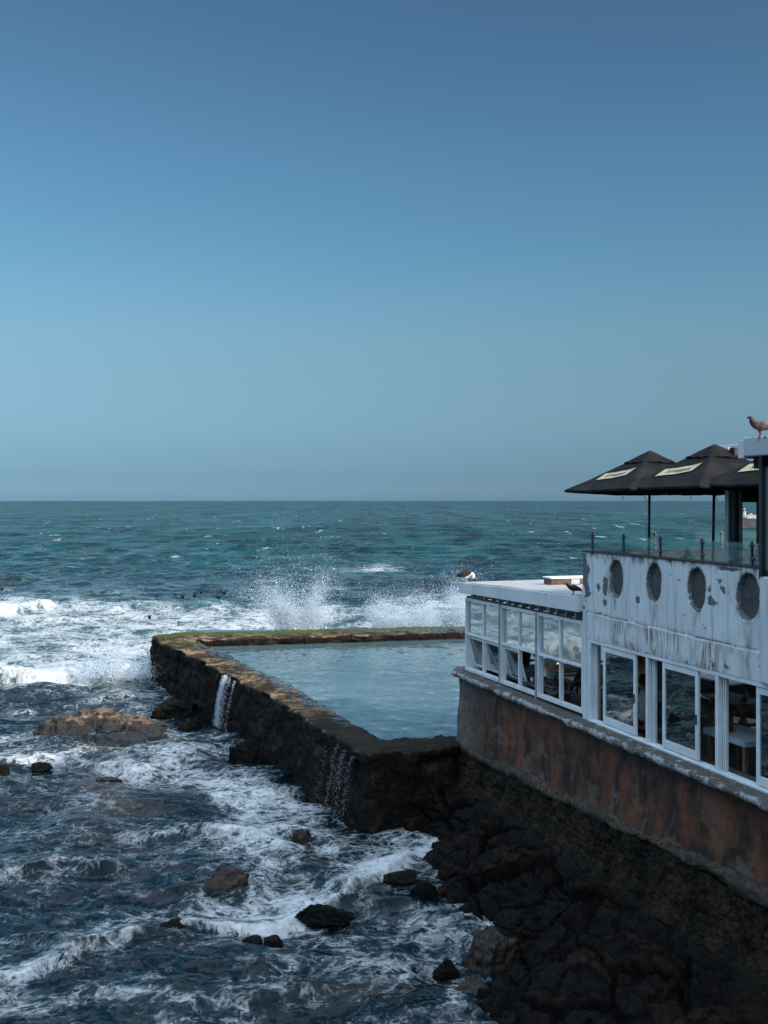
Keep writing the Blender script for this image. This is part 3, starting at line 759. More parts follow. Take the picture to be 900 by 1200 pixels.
def build_rocks():
    # the big outcrop: a height field with a lit shelf and a low washed apron
    cx, cy = W(122, 864)
    xs = np.linspace(-3.2, 3.4, 300); ys = np.linspace(-2.4, 2.9, 260)
    X, Y = np.meshgrid(xs, ys, indexing='ij')
    wx = X + .45 * fbm(X * .9, Y * .9, octv=3, seed=1); wy = Y + .45 * fbm(X * .9, Y * .9, octv=3, seed=2)
    def bump(x, y, rx, ry, h, p=2): return h * np.exp(-(np.abs((wx - x) / rx) ** p + np.abs((wy - y) / ry) ** p))
    bs = [bump(-1.35, .75, .95, .75, .84, 5), bump(-.5, 1.25, 1.0, .6, .95, 5), bump(.55, .95, .95, .7, .82, 4), bump(1.4, .55, .8, .6, .62, 4), bump(.9, -.45, 1.15, .6, .48, 4), bump(2.0, .0, .7, .55, .40, 3),
          bump(-.3, -1.15, .95, .32, .36, 4), bump(-2.1, .2, .45, .4, .42, 4), bump(-1.2, -.2, .9, .5, .36, 4)]
    H = np.max(bs, 0) * (.74 + .06 * Y)
    H += (.16 * ridged(X * 1.6, Y * 1.6, octv=5, seed=6) + .16 * fbm(X * 4.2, Y * 6, octv=5, seed=7, gain=.6)) * sstep(.05, .5, H) - .22
    terr = np.round(H * 6) / 6; H = H * .6 + terr * .4
    H += .03 * fbm(X * 14, Y * 14, octv=2, seed=8) * (H > -.05)
    edge = np.maximum(np.abs(X / 3.3), np.abs(Y / 2.8)); H = np.where(edge > .88, -.4, np.maximum(H, -.4))
    V = np.stack([X, Y, H], -1)
    o = link('rock_outcrop', np_mesh('rock_outcrop', V.reshape(-1, 3), grid_faces(*X.shape), True), M['tan rock'])
    o.location = (cx, cy, 0)
    tag(o, 'largest rock, tan barnacled outcrop washed by foam beside the pool wall', 'rock', 'wet rocks standing in the foam')
    R, B = M['rock'], M['boulder']
    rock('rock', 262, 1042, 1.2, .48, .6, B, 'dark brown peaked rock in the foam left of the smaller round one', 11, rot=.2)
    rock('rock', 352, 992, .62, .34, .5, B, 'small upright rock alone in white foam below the pool wall', 12)
    rock('rock', 381, 1076, 1.05, .19, .6, R, 'low dark flat rock in front of the breaking foam ridge', 13, flat=.8)
    rock('rock', 470, 1037, .95, .22, .6, R, 'dark rock at the end of the foam ridge, behind the round one', 14, flat=.8)
    rock('rock', 500, 1060, .70, .36, .6, R, 'round black rock just off the foot of the rocky shore', 15)
    rock('rock', 529, 1046, .28, .12, .3, R, 'tiny black rock between the round rock and the shore', 16, sub=3)
    rock('rock', 319, 1108, .42, .13, .35, R, 'small black rock awash below the low flat rock', 17, sub=3)
    rock('rock', 296, 1106, .40, .10, .35, R, 'smaller black stone nearly covered, left of its twin', 18, sub=3)
    rock('rock', 574, 1136, 1.05, .62, .9, B, 'large cracked brown boulder at the water edge of the shore', 19, rot=.4)
    rock('rock', 526, 1146, .52, .22, .45, R, 'dark low rock in the swirl beside the brown boulder', 20)
    rock('rock', 560, 1178, .95, .36, .75, M['green boulder'], 'smooth olive grey boulder lowest at the water edge', 21, flat=.8)
    rock('rock', 47, 900, .62, .14, .4, R, 'small dark rock awash below the big tan outcrop', 22)
    rock('rock', 2, 904, .50, .17, .4, R, 'dark rock cut by the left picture edge', 23)
    rock('rock', 20, 849, .35, .16, .3, B, 'small pointed rock left of the big tan outcrop', 24, sub=3)
    rock('rock', 127, 917, .75, .14, .5, M['tan rock'], 'brown shoal rock under thin foam below the outcrop', 25)
    rock('rock', 208, 838, 1.9, .50, 1.2, R, 'black shelf of rock at the far foot of the pool wall', 26, flat=.6, rot=.4)
    rock('rock', 222, 857, 1.2, .42, .9, R, 'black rock at the wall foot just left of the waterfall', 27)
    rock('rock', 283, 893, 1.3, .8, .9, R, 'tall black rock against the wall right of the waterfall', 28)
    rock('rock', 316, 900, 1.0, .55, .8, R, 'black rock tucked under the middle of the pool wall', 29)
    rock('rock', 214, 876, .6, .12, .4, R, 'black rock awash in the channel below the waterfall', 30, sub=3)
    rock('rock', 200, 1090, .8, .13, .5, R, 'dark rock showing through the wave left of the foam ridge', 31)
    rock('rock', 218, 1147, .55, .12, .4, R, 'black rock in the dark hollow of the nearest wave', 32, sub=3)
    # dark kelp heads out beyond the breakers
    ks = [(214, 698, .5), (228, 699, .4), (236, 697, .35), (256, 699, .55), (263, 696, .45), (206, 700, .3), (184, 697, .3), (2, 691, .4), (175, 727, .35)]
    kp = None
    for i, (px, py, w) in enumerate(ks):
        x, y = W(px, py, .15)
        if kp is None:
            mb = MB(); r = random.Random(3)
            for j in range(5):
                a = j * 1.3; px_, py_ = .25 * math.cos(a), .25 * math.sin(a)
                mb.tube([(px_ * .4, py_ * .4, -.4), (px_ * .8, py_ * .8, .1), (px_ * 1.2, py_ * 1.2, .26 + .2 * r.random()), (px_ * 2.2, py_ * 2.2, .2)], [.05, .10, .13, .03], 6)
            kp = mb.build('kelp_head', M['kelp'], smooth=True); o = kp
        else:
            o = kp.copy(); COL.objects.link(o)
        o.location = (x, y, .05 + .15 * (i % 3)); o.rotation_euler = (0, 0, i * 1.1); o.scale = (w * 1.1, w * 1.1, w * .9)
        tag(o, 'dark kelp head poking up through the swell beyond the breakers', 'kelp', 'kelp heads beyond the breakers')
build_rocks()

def build_shore():
    s = np.linspace(-1.6, 19, 860)
    tw = np.interp(s, [-2, .0, .84, 2.2, 3.46, 5, 6.49, 7.6, 8.4, 9.4, 10.4, 12, 20], [-.8, -.95, -1.15, -1.45, -1.75, -2.0, -2.2, -1.95, -2.0, -3.4, -4.0, -4.4, -4.6])
    ztop = np.interp(s, [-2, 0, 3.7, 11.7, 20], [1.55, 1.62, 1.76, 2.06, 2.3])
    prof = []
    nq = 230
    for q in np.linspace(0, 1, nq):
        # control points of the section: under the wall, a steep rough footing, the boulder slope, the sea bed
        T0 = np.array([-.02, -.20, -.42, -.62])
        t = np.where(q < .35, np.interp(q, [0, .06, .2, .35], T0), 0)
        zz = np.where(q < .35, np.interp(q, [0, .06, .2, .35], [1.0, .97, .66, .50]), 0)
        if q >= .35:
            g = (q - .35) / .65
            t = -.62 + (tw - .7 + .62) * g; zz = .50 * (1 - g / .86 * 1.0)
            zz = np.where(g < .86, .50 * (1 - g / .86) ** .85, -.30 * (g - .86) / .14)
            z = np.where(zz > 0, zz * ztop, zz)
        else:
            t = np.full_like(s, t); z = float(zz) * ztop
        prof.append(np.stack([s, t, z], -1))
    P = np.stack(prof, 1)
    N = grid_normals(P)
    if N[430, 160, 2] < 0: N = -N
    a, b, c = P[..., 0], P[..., 1], P[..., 2]
    q = np.linspace(0, 1, nq)[None, :]
    slope = sstep(.28, .5, q)
    wx = a + .35 * fbm(a * .8, b * .8, c * .8, 3, 40); wy = b + .35 * fbm(a * .8, b * .8, c * .8, 3, 41); wz = c + .2 * fbm(a, b, c, 2, 42)
    f1, f2, cid = worley(wx * .62, wy * .95, wz * .95, 50); g1, g2, gid = worley(wx * 1.9, wy * 2.3, wz * 2.3, 60)
    cr1 = sstep(.10, .0, f2 - f1); cr2 = sstep(.10, .0, g2 - g1)
    d = slope * (.30 * (cid - .45) + .20 * np.clip(.75 - f1, 0, 1) + .11 * (gid - .5) + .10 * np.clip(.7 - g1, 0, 1) - .15 * cr1 - .05 * cr2)
    d += slope * (.16 * ridged(a * .55, b * .8, c * .8, 4, 3) + .09 * ridged(a * .9 + b * 1.2, b * 3.2 - a * .9, c * 3.2, 5, 33))
    d += .045 * fbm(a * 4, b * 4, c * 4, 5, 8) + .030 * ridged(a * 9, b * 9, c * 9, 3, 9)
    ft = sstep(.3, .1, q) * sstep(.0, .05, q)
    d += ft * (.10 * fbm(a * 2.2, b * 2.2, c * 2.8, 4, 12) + .04 * ridged(a * 7, b * 7, c * 7, 2, 13))
    P2 = P + N * d[..., None]
    Wd = A0 + P2[..., :1] * U + P2[..., 1:2] * NN + np.stack([0 * a, 0 * a, P2[..., 2]], -1)
    foot = (sstep(.42, .25, q) * np.ones_like(a))
    me = np_mesh('rocky_shore', Wd.reshape(-1, 3), grid_faces(*a.shape), True, {'footing': foot.ravel(), 'block': ((.6 * cid + .4 * gid) * slope).ravel(), 'crack': (np.maximum(.8 * cr1, .55 * cr2) * slope).ravel()})
    bm = bmesh.new(); bm.from_mesh(me); bmesh.ops.recalc_face_normals(bm, faces=bm.faces); bm.to_mesh(me); bm.free()
    o = link('rocky_shore', me, M['rock']); tag(o, kind='structure')
build_shore()

# ================================================================== SPRAY
def spray(name, P, R, label):
    n = len(P)
    ax = rng.uniform(.6, 1.7, (n, 1, 3))
    V = P[:, None, :] + OCT[None] * R[:, None, None] * ax
    Q = (OCF[None] + 6 * np.arange(n)[:, None, None]).reshape(-1, 3)
    o = link(name, np_mesh(name, V.reshape(-1, 3), Q, True), M['spray'])
    return tag(o, label, 'spray', kind='stuff')

def jets(arms, n, R0, R1):
    Ps, Rs = [], []
    for (p0, p1, w0, w1, share, curve) in arms:
        k = int(n * share)
        f = rng.beta(1.0, 1.5, k)
        p0, p1 = np.array(p0), np.array(p1)
        P = p0 + (p1 - p0) * f[:, None]
        P[:, 2] += curve * 4 * f * (1 - f)
        w = (w0 + (w1 - w0) * f)[:, None]
        clump = rng.normal(0, 1, (k, 3)) * np.array([1, .7, .85])
        P = P + clump * w
        # streaks: pull drops onto shared rays
        ray = rng.integers(0, 26, k); ang = np.random.default_rng(9).normal(0, 1, (26, 3))[ray]
        P = P + ang * w * .9 * f[:, None]
        Ps.append(P); Rs.append(rng.uniform(R0, R1, k) * (1.25 - .75 * f) * rng.choice([.55, .8, 1.0, 1.7], k, p=[.4, .35, .2, .05]))
    P = np.concatenate(Ps); R = np.concatenate(Rs)
    m = P[:, 2] > .3
    return P[m], R[m]

def at(px, py, d): return ((px - 450) / 1200 * d, d, CAMZ - (py - 586) / 1200 * d)
D1 = 51.2
def plume(arms, label):
    A = jets(arms, 60000, .006, .014); B = jets(arms, 7000, .012, .026)
    C = jets([(p0, tuple(np.array(p0) + (np.array(p1) - np.array(p0)) * .55), w0 * .8, w1 * .40, sh, cu) for p0, p1, w0, w1, sh, cu in arms], 15000, .010, .020)
    spray('spray', np.concatenate([A[0], B[0], C[0]]), np.concatenate([A[1], B[1], C[1]]), label)
plume([(at(346, 742, D1), at(332, 700, D1), .22, .30, .22, 0), (at(345, 740, D1), at(308, 674, D1), .14, .40, .20, .0), (at(352, 740, D1), at(388, 662, D1), .14, .42, .24, 0),
       (at(340, 742, D1), at(280, 684, D1), .18, .55, .13, .3), (at(360, 742, D1), at(400, 706, D1), .2, .45, .09, .2), (at(345, 735, D1), at(340, 655, D1), .5, 1.0, .12, 0)],
      'tall forked burst of white spray behind the far pool wall')
D2 = D1 + .8
plume([(at(540, 740, D2), at(534, 674, D2), .35, .42, .30, 0), (at(560, 740, D2), at(566, 686, D2), .5, .5, .12, 0), (at(505, 740, D2), at(492, 694, D2), .5, .5, .22, 0),
       (at(452, 738, D2), at(440, 698, D2), .35, .40, .18, 0), (at(478, 740, D2), at(470, 706, D2), .6, .5, .18, 0)], 'wide low sheet of white spray behind the far wall, under the gull')
P, R = jets([(at(132, 800, 44.6), at(140, 750, 44.8), .35, .45, .35, 0), (at(115, 800, 44.6), at(112, 770, 44.6), .4, .45, .3, 0), (at(165, 800, 44.3), at(168, 784, 44.5), .4, .2, .2, 0)], 16000, .008, .022)
spray('spray', P, R, 'splash of the breaker curling at the far corner of the pool wall')

# ================================================================== THE RESTAURANT ON ITS SEA WALL
B0 = F(6.0, 1.0, 3.3)
BLD = empty('restaurant_building', tuple(B0))
tag(BLD, 'white peeling seaside restaurant on a rust stained sea wall, sliding windows below a roof terrace', 'restaurant')
S_END = 18.0

def part(mb, name, mat, bevel=0.0, parent=None, smooth=False):
    return mb.build(name, mat, parent or BLD, bevel=bevel, smooth=smooth)

def path_grid(path, ds):
    path = np.array(path, float); seg = np.concatenate([[0], np.cumsum(np.hypot(*np.diff(path, axis=0).T))])
    m = max(3, int(seg[-1] / ds)); u = np.linspace(0, seg[-1], m)
    return np.stack([np.interp(u, seg, path[:, 0]), np.interp(u, seg, path[:, 1])], -1)

def toworld(a, b, c): return A0 + a[..., None] * U + b[..., None] * NN + np.stack([0 * c, 0 * c, c], -1)

def sheet(name, a, b, c, disp, mat, attrs=None, parent=None):
    P = toworld(a, b, c); N = grid_normals(P)
    ctr = toworld(np.array(7.0), np.array(3.0), np.array(4.0))
    if np.mean(np.sum(N * (P - ctr), -1)) < 0: N = -N
    P = P + N * disp[..., None]
    me = np_mesh(name, P.reshape(-1, 3), grid_faces(*a.shape), True, attrs)
    o = link(name, me, mat, parent or BLD); return o

def zband(s): return np.interp(s, [-1, 0, 3.7, 11.7, 20], [1.74, 1.77, 1.91, 2.22, 2.5])

def build_base():
    pth = path_grid([(-.28, 4.0), (-.28, .25), (-.22, .02), (-.05, -.08), (.2, -.10), (S_END, -.10)], .05)
    zs = np.linspace(0, 1, 46)
    a = np.repeat(pth[:, :1], len(zs), 1); b = np.repeat(pth[:, 1:], len(zs), 1)
    c = zband(a) - .05 + (3.46 - zband(a) + .05) * zs[None]
    b = b - .10 * (1 - zs[None]) * (a > -.2)
    x, y, z = a, b, c
    d = .035 * fbm(x * 1.3, y * 1.3, z * 1.3, 4, 3) + .012 * ridged(x * 6, y * 6, z * 4, 3, 4)
    d += sstep(2.4, .1, a) * (.10 * ridged(x * 2.0, y * 2.0, z * .7, 5, 6) + .05 * fbm(x * 5, y * 5, z * 2, 4, 7)) + .018 * ridged(x * 2.2, y * 2.2, z * .8, 4, 8)
    sheet('sea_wall', a, b, c, d, M['brown wall'])
    # rough band at its foot
    pr = np.array([(.05, .06), (-.05, .04), (-.13, .0), (-.17, -.07), (-.16, -.15), (-.10, -.22), (.05, -.26)])
    pr = path_grid(pr, .03)
    pth = path_grid([(-.34, 4.0), (-.34, .2), (-.25, -.05), (-.05, -.14), (.2, -.14), (S_END, -.14)], .045)
    a = np.repeat(pth[:, :1], len(pr), 1) + np.where(pth[:, :1] < -.2, pr[None, :, 0] * .9, 0)
    b = np.repeat(pth[:, 1:], len(pr), 1) + np.where(pth[:, :1] < -.2, 0, pr[None, :, 0])
    c = zband(a) + pr[None, :, 1]
    d = .075 * fbm(a * 1.6, b * 2.2, c * 2.2, 5, 12, .6) + .035 * ridged(a * 7, b * 9, c * 9, 4, 14) - .08 * sstep(.55, .75, vnoise(a * 1.1, c * 2, seed=19))
    sheet('foundation_band', a, b, c, d, M['aggregate'])
    # the sill ledge
    pr = path_grid([(.45, -.15), (-.22, -.13), (-.28, -.09), (-.29, -.03), (-.26, .0), (.45, .02)], .035)
    pth = path_grid([(-.30, 4.2), (-.30, .15), (-.22, -.03), (-.05, -.08), (.15, -.08), (S_END, -.08)], .05)
    left = pth[:, :1] < -.15
    a = np.repeat(pth[:, :1], len(pr), 1) + np.where(left, pr[None, :, 0], 0)
    b = np.repeat(pth[:, 1:], len(pr), 1) + np.where(left, 0, pr[None, :, 0])
    c = 3.585 + pr[None, :, 1] + 0 * a
    edge = sstep(.1, -.2, pr[:, 0])[None]
    d = edge * (.022 * fbm(a * 1.8, b * 1.8, c * 2, 4, 22) + .030 * ridged(a * 7, b * 7, c * 7, 4, 24)) + .012 * fbm(a * 5, b * 5, c * 5, 3, 25)
    d -= edge * .05 * sstep(.25, .6, fbm(a * .9, b * .9, octv=3, seed=30))
    sheet('sill_ledge', a, b, c, d, M['ledge'])
build_base()

# ---- upper front with its four blocked portholes
PORT = [(S(721), 6.505, .235, .345), (S(766), 6.52, .22, .345), (S(816), 6.505, .235, .355), (S(876), 6.50, .255, .355)]
def build_front():
    s = np.arange(6.12, 11.64, .017); z = np.linspace(5.235, 6.96, 110)
    a, c = np.meshgrid(s, z, indexing='ij')
    b = np.zeros_like(a); peel = np.zeros_like(a)
    b += .006 * fbm(a * 1.2, c * 1.2, octv=3, seed=1)
    crack = 5.76 - .012 * (a - 6.12) + .012 * fbm(a * 3, c * 0, octv=3, seed=4)
    b += np.where((c < crack) & (a > 6.32), -.022, 0)
    line = np.exp(-((c - crack) / .010) ** 2) * (a > 6.3)
    grime = np.zeros_like(a)
    b += .02 * line; peel = np.maximum(peel, .95 * line * sstep(.35, .6, vnoise(a * 3, c * 0, seed=6)))
    for cs, cz, rs, rz in PORT:
        ca, cc = (a - cs) / rs, (c - cz) / rz
        w = .10 * fbm(a * 4, c * 4, octv=4, seed=int(cs * 10)) + .03 * fbm(a * 18, c * 18, octv=2, seed=2)
        r = (np.abs(ca) ** 2.3 + np.abs(cc) ** 2.3) ** (1 / 2.3) * (1 + w)
        b += np.where(r < 1.0, .11, 0) * sstep(1.0, .94, r)
        grime = np.maximum(grime, sstep(1.45, 1.02, r + .25 * fbm(a * 5, c * 3, octv=3, seed=61)) * .8)
        grime = np.maximum(grime, np.exp(-((a - cs) / (rs * .5)) ** 2) * sstep(cz - rz + .1, cz - rz - .05, c) * .65)
        rim = (r > .92) & (r < 1.0 + .10 * vnoise(a * 9, c * 9, seed=9))
        b += np.where((r >= 1.0) & (r < 1.09), .012, 0)
        peel = np.maximum(peel, rim * .95)
        peel = np.maximum(peel, (r < .95) * 1.0)
        # run-off mark under the sill of the opening
        run = np.exp(-((a - cs + .01) / .02) ** 2) * sstep(cz - rz, cz - rz - .05, c) * sstep(cz - rz - .75, cz - rz - .1, c) * .75
        peel = np.maximum(peel, run * sstep(.4, .6, vnoise(a * 20, c * 5, seed=5)))
    # bare plaster at the sea corner and two smaller patches
    for cs, cz, rs, rz in [(6.22, 6.50, .17, .42), (7.02, 6.36, .09, .16), (8.16, 6.17, .09, .09), (6.98, 6.0, .05, .05), (6.14, 6.80, .05, .12), (10.9, 6.90, .3, .03)]:
        r = np.hypot((a - cs) / rs, (c - cz) / rz) * (1 + .9 * fbm(a * 6, c * 5, octv=4, seed=int(cz * 10)))
        k = sstep(.86, .80, r); peel = np.maximum(peel, k); b += .008 * k
    drip = sstep(.60, .66, vnoise(a * 7, c * .5, seed=14)) * sstep(6.93 - .28 * vnoise(a * 5, c * 0, seed=15), 6.96, c)
    peel = np.maximum(peel, .85 * drip)
    grime = np.maximum(grime, sstep(6.78, 6.97, c + .12 * fbm(a * 3, c * 0, octv=3, seed=71)) * .9)
    grime = np.maximum(grime, sstep(.16, .0, np.abs(c - crack + .03)) * .55)
    grime = np.maximum(grime, sstep(5.40, 5.25, c) * .5 * sstep(.4, .6, vnoise(a * 2.0, c * 0, seed=73)))
    sheet('front_wall', a, b, c, 0 * a, M['paint'], {'peel': np.clip(peel, 0, 1).ravel(), 'grime': np.clip(grime, 0, 1).ravel()})
    for cs, cz, rs, rz in PORT:
        g = np.linspace(0, 2 * math.pi, 41)[:-1]; rr = np.linspace(0, 1.06, 12)
        G, R = np.meshgrid(g, rr, indexing='ij')
        G = np.concatenate([G, G[:1]]); R = np.concatenate([R, R[:1]])
        aa = cs + R * rs * np.cos(G); cc = cz + R * rz * np.sin(G)
        bb = .075 + .025 * fbm(aa * 6, cc * 6, octv=4, seed=3)
        o = sheet('blocked_porthole', aa, bb, cc, 0 * aa, M['infill'])
    mb = MB()
    mb.fbox(6.125, 11.6, .21, .26, 6.2, 6.955)
    mb.fbox(6.125, 6.30, .2, 4.9, 5.2, 6.955)        # end parapet over the conservatory roof
    mb.fbox(6.30, 11.6, .195, .205, 5.235, 6.95)
    part(mb, 'parapet', M['stained'])
    mb = MB(); mb.fbox(6.302, 6.33, .27, 4.9, 6.152, 6.95); mb.fbox(6.34, 11.6, 4.9, 5.1, 6.152, 6.95); part(mb, 'parapet_lining', M['dark floor'])
    mb = MB(); mb.fbox(6.10, 11.62, -.02, .22, 6.958, 6.985); mb.fbox(6.10, 6.32, .22, 4.9, 6.958, 6.985)
    part(mb, 'coping', M['dark floor'], .006)
    mb = MB(); mb.fbox(6.12, 6.40, .0, .26, 3.58, 5.234); mb.fbox(6.16, 6.30, -.018, 0, 3.58, 5.8)
    part(mb, 'pilaster', M['stained'], .008)
    mb = MB(); mb.fbox(6.31, 16.0, .21, 5.4, 5.30, 6.15); part(mb, 'terrace_floor', M['dark floor'])
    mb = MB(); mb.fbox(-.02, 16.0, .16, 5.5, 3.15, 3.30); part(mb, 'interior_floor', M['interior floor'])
    mb = MB(); mb.fbox(6.3, 16.0, 5.40, 5.5, 3.3, 4.12); mb.fbox(6.3, 16.0, 5.40, 5.5, 5.18, 6.9); mb.fbox(6.3, 7.0, 5.40, 5.5, 4.12, 5.18); mb.fbox(14.6, 16.0, 5.40, 5.5, 4.12, 5.18); mb.fbox(9.9, 10.3, 5.40, 5.5, 4.12, 5.18); mb.fbox(15.9, 16.0, .2, 5.4, 3.3, 5.3); mb.fbox(.05, 6.3, 4.25, 4.35, 3.3, 4.20); mb.fbox(11.7, 15.95, 4.3, 4.4, 6.16, 8.66); mb.fbox(15.90, 15.98, .1, 4.3, 6.16, 8.66)  # unseen back gaps added to light the room; upper walls added against stray sun
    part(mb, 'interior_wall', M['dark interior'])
    mb = MB(); mb.fbox(9.4, 9.75, 3.2, 3.55, 3.3, 5.3); part(mb, 'interior_pillar', M['pale table'], .01)
build_front()

# ---- sliding windows
def sliding_bay(sa, sb, sash, shut=False):
    fr = MB()
    fr.fbox(sa, sb, -.015, .13, 5.16, 5.232)                    # head
    fr.fbox(sa, sb, -.03, .13, 3.575, 3.625)                    # cill with tracks
    for t in (.012, .05, .088): fr.fbox(sa, sb, t, t + .012, 3.625, 3.645)
    fr.fbox(sa, sa + .085, -.01, .13, 3.625, 5.16)
    for k, w in ((.105, .03), (.15, .03)): fr.fbox(sa + k, sa + k + w, .06 + .2 * (k - .1), .12, 3.645, 5.16)
    w = part(fr, 'sliding_window', M['frame white'], .004)
    a, b = sash
    m = MB(); t0, t1 = .0, .045
    m.fbox(a, a + .075, t0, t1, 3.66, 5.15); m.fbox(b - .085, b, t0, t1, 3.66, 5.15)
    m.fbox(a + .075, b - .085, t0, t1, 5.05, 5.15); m.fbox(a + .075, b - .085, t0, t1, 3.66, 3.80)
    m.build('sash', M['frame white'], w, bevel=.004)
    g = MB(); g.fbox(a + .075, b - .085, .02, .026, 3.80, 5.05); g.build('pane', M['sliding glass'], w)
    h = MB(); h.fbox(b - .055, b - .03, -.02, .0, 4.25, 4.42); h.build('handle', M['dark metal'], w, bevel=.004)
    # the second leaf, pushed behind the first
    a2, b2 = a + .06, b - .10
    m = MB(); t0, t1 = .06, .10
    m.fbox(a2, a2 + .06, t0, t1, 3.66, 5.15); m.fbox(b2 - .085, b2, t0, t1, 3.66, 5.15)
    m.fbox(a2 + .06, b2 - .085, t0, t1, 5.07, 5.15); m.fbox(a2 + .06, b2 - .085, t0, t1, 3.66, 3.76)
    m.build('sash', M['frame white'], w, bevel=.004)
b1, b2, b3, b4 = S(690), S(757), S(838.5), S(929)
sliding_bay(b1, b2 - .002, (S(706.5), S(745)))
sliding_bay(b2, b3 - .002, (S(776), S(818)))
sliding_bay(b3, b4 - .002, (S(886), S(927)))
sliding_bay(b4, b4 + 1.9, (b4 + .5, b4 + 1.4))
sliding_bay(b4 + 1.902, b4 + 3.6, (b4 + 2.3, b4 + 3.2))

# ---- glazed conservatory
def cz(s, z0, z1): return z0 + (z1 - z0) * s / 6.1
def build_conservatory():
    # roof with its deep fascia
    mb = MB(); s0, s1, t0, t1 = -.16, 6.115, -.12, 4.5
    mb.hexa([F(s0, t0, 5.60), F(s1, t0, 5.735), F(s1, t1, 5.735), F(s0, t1, 5.60), F(s0, t0, 5.86), F(s1, t0, 6.06), F(s1, t1, 6.06), F(s0, t1, 5.86)])
    part(mb, 'fascia', M['stained'], .012)
    n = 40; a, b = np.meshgrid(np.linspace(s0 + .02, s1 - .01, 60), np.linspace(t0 + .03, t1 - .03, n), indexing='ij')
    c = 5.868 + (a - s0) / (s1 - s0) * .2 + .012 * fbm(a, b, octv=3, seed=2)
    sheet('roof', a, b, c, 0 * a, M['roof'])
    # rail and rafter ends in the gap under the fascia
    mb = MB(); mb.hexa([F(0, .04, 5.475), F(6.12, .04, 5.505), F(6.12, .12, 5.505), F(0, .12, 5.475), F(0, .04, 5.525), F(6.12, .04, 5.555), F(6.12, .12, 5.555), F(0, .12, 5.525)])
    part(mb, 'rail', M['dark metal'])
    for i in range(15):
        s = .25 + i * .42
        mb = MB(); mb.fbox(s, s + (.05 if i % 5 else .14), .05, .35, cz(s, 5.525, 5.553), cz(s, 5.603, 5.73)); part(mb, 'rafter', M['frame grey'])
    bays = [(.0, S(588, .05)), (S(588, .05), S(631, .05)), (S(631, .05), 6.12)]
    idx = 0
    for bi, (sa, sb) in enumerate(bays):
        zl = lambda s, z: z + .012 * s
        fr = MB()
        def bx(a0, a1, tt0, tt1, z0, z1):
            fr.hexa([F(a0, tt0, zl(a0, z0)), F(a1, tt0, zl(a1, z0)), F(a1, tt1, zl(a1, z0)), F(a0, tt1, zl(a0, z0)),
                     F(a0, tt0, zl(a0, z1)), F(a1, tt0, zl(a1, z1)), F(a1, tt1, zl(a1, z1)), F(a0, tt1, zl(a0, z1))])
        sm = (sa + sb) / 2 - .03
        bx(sa, sa + .065, .0, .14, 3.60, 5.47); 
        if bi == 2: bx(sb - .05, sb - .002, .0, .14, 3.60, 5.40)
        end = sb - .052 if bi == 2 else sb - .002
        bx(sa + .067, end, .02, .13, 5.40, 5.47); bx(sa + .067, end, .02, .13, 4.52, 4.575); bx(sa + .067, end, .0, .14, 3.60, 3.675)
        bx(sm, sm + .05, .03, .12, 3.675, 4.52); bx(sm, sm + .05, .03, .12, 4.575, 5.40)
        w = part(fr, 'fixed_window', M['frame white'], .004)
        if bi: 
            m = MB(); m.fbox(sa - .022, sa + .022, -.03, -.002, 3.585, 5.52); m.build('mullion_cover', M['frame grey'], w, bevel=.004)
        for (x0, x1) in ((sa + .067, sm), (sm + .05, end)):
            m = MB(); m.hexa([F(x0, .07, zl(x0, 4.58)), F(x1, .07, zl(x1, 4.58)), F(x1, .078, zl(x1, 4.58)), F(x0, .078, zl(x0, 4.58)),
                              F(x0, .07, zl(x0, 5.39)), F(x1, .07, zl(x1, 5.39)), F(x1, .078, zl(x1, 5.39)), F(x0, .078, zl(x0, 5.39))])
            m.build('pane', M['pale glass'], w)
            if idx < 3:   # awning leaf, hung at the top and standing ajar
                tl = .20; z0, z1 = zl(x0, 3.72), zl(x0, 4.49)
                def q(s, e, z):   # e: offset across the leaf
                    f = (z1 - z) / (z1 - z0); return F(s, .05 + e + tl * f, z)
                m = MB()
                for (p0, p1, r0, r1) in ((x0 + .01, x0 + .06, z0, z1), (x1 - .06, x1 - .01, z0, z1), (x0 + .06, x1 - .06, z1 - .05, z1), (x0 + .06, x1 - .06, z0, z0 + .06)):
                    m.box(p0, p1, 0, .035, r0, r1, q)
                lf = m.build('awning_leaf', M['frame white'], w, bevel=.003)
                m = MB(); m.box(x0 + .06, x1 - .06, .012, .018, z0 + .06, z1 - .05, q); m.build('pane', M['awning glass'], w)
            idx += 1
    # glazed far end and back, seen through the panes
    for (nm, fr_) in (('end_glazing', lambda x, y, z: F(.03 + y, x, z)), ('back_glazing', lambda x, y, z: F(x, 4.27 + y, z))):
        m = MB(); L = 4.2 if nm == 'end_glazing' else 6.1; z0 = 3.6 if nm == 'end_glazing' else 4.21; st = .16 if nm == 'end_glazing' else .1
        k = int(L / .95)
        for i in range(k + 1):
            x = st + (L - st - .1) * i / k; m.box(x, x + .07, 0, .06, z0, 5.6, fr_)
        m.box(st, L - .03, .005, .055, 5.45, 5.60, fr_); m.box(st, L - .03, .005, .055, z0, z0 + .08, fr_); 
        if nm == 'end_glazing': m.box(st, L - .03, .005, .055, 4.50, 4.58, fr_)
        part(m, nm, M['frame white'])
build_conservatory()

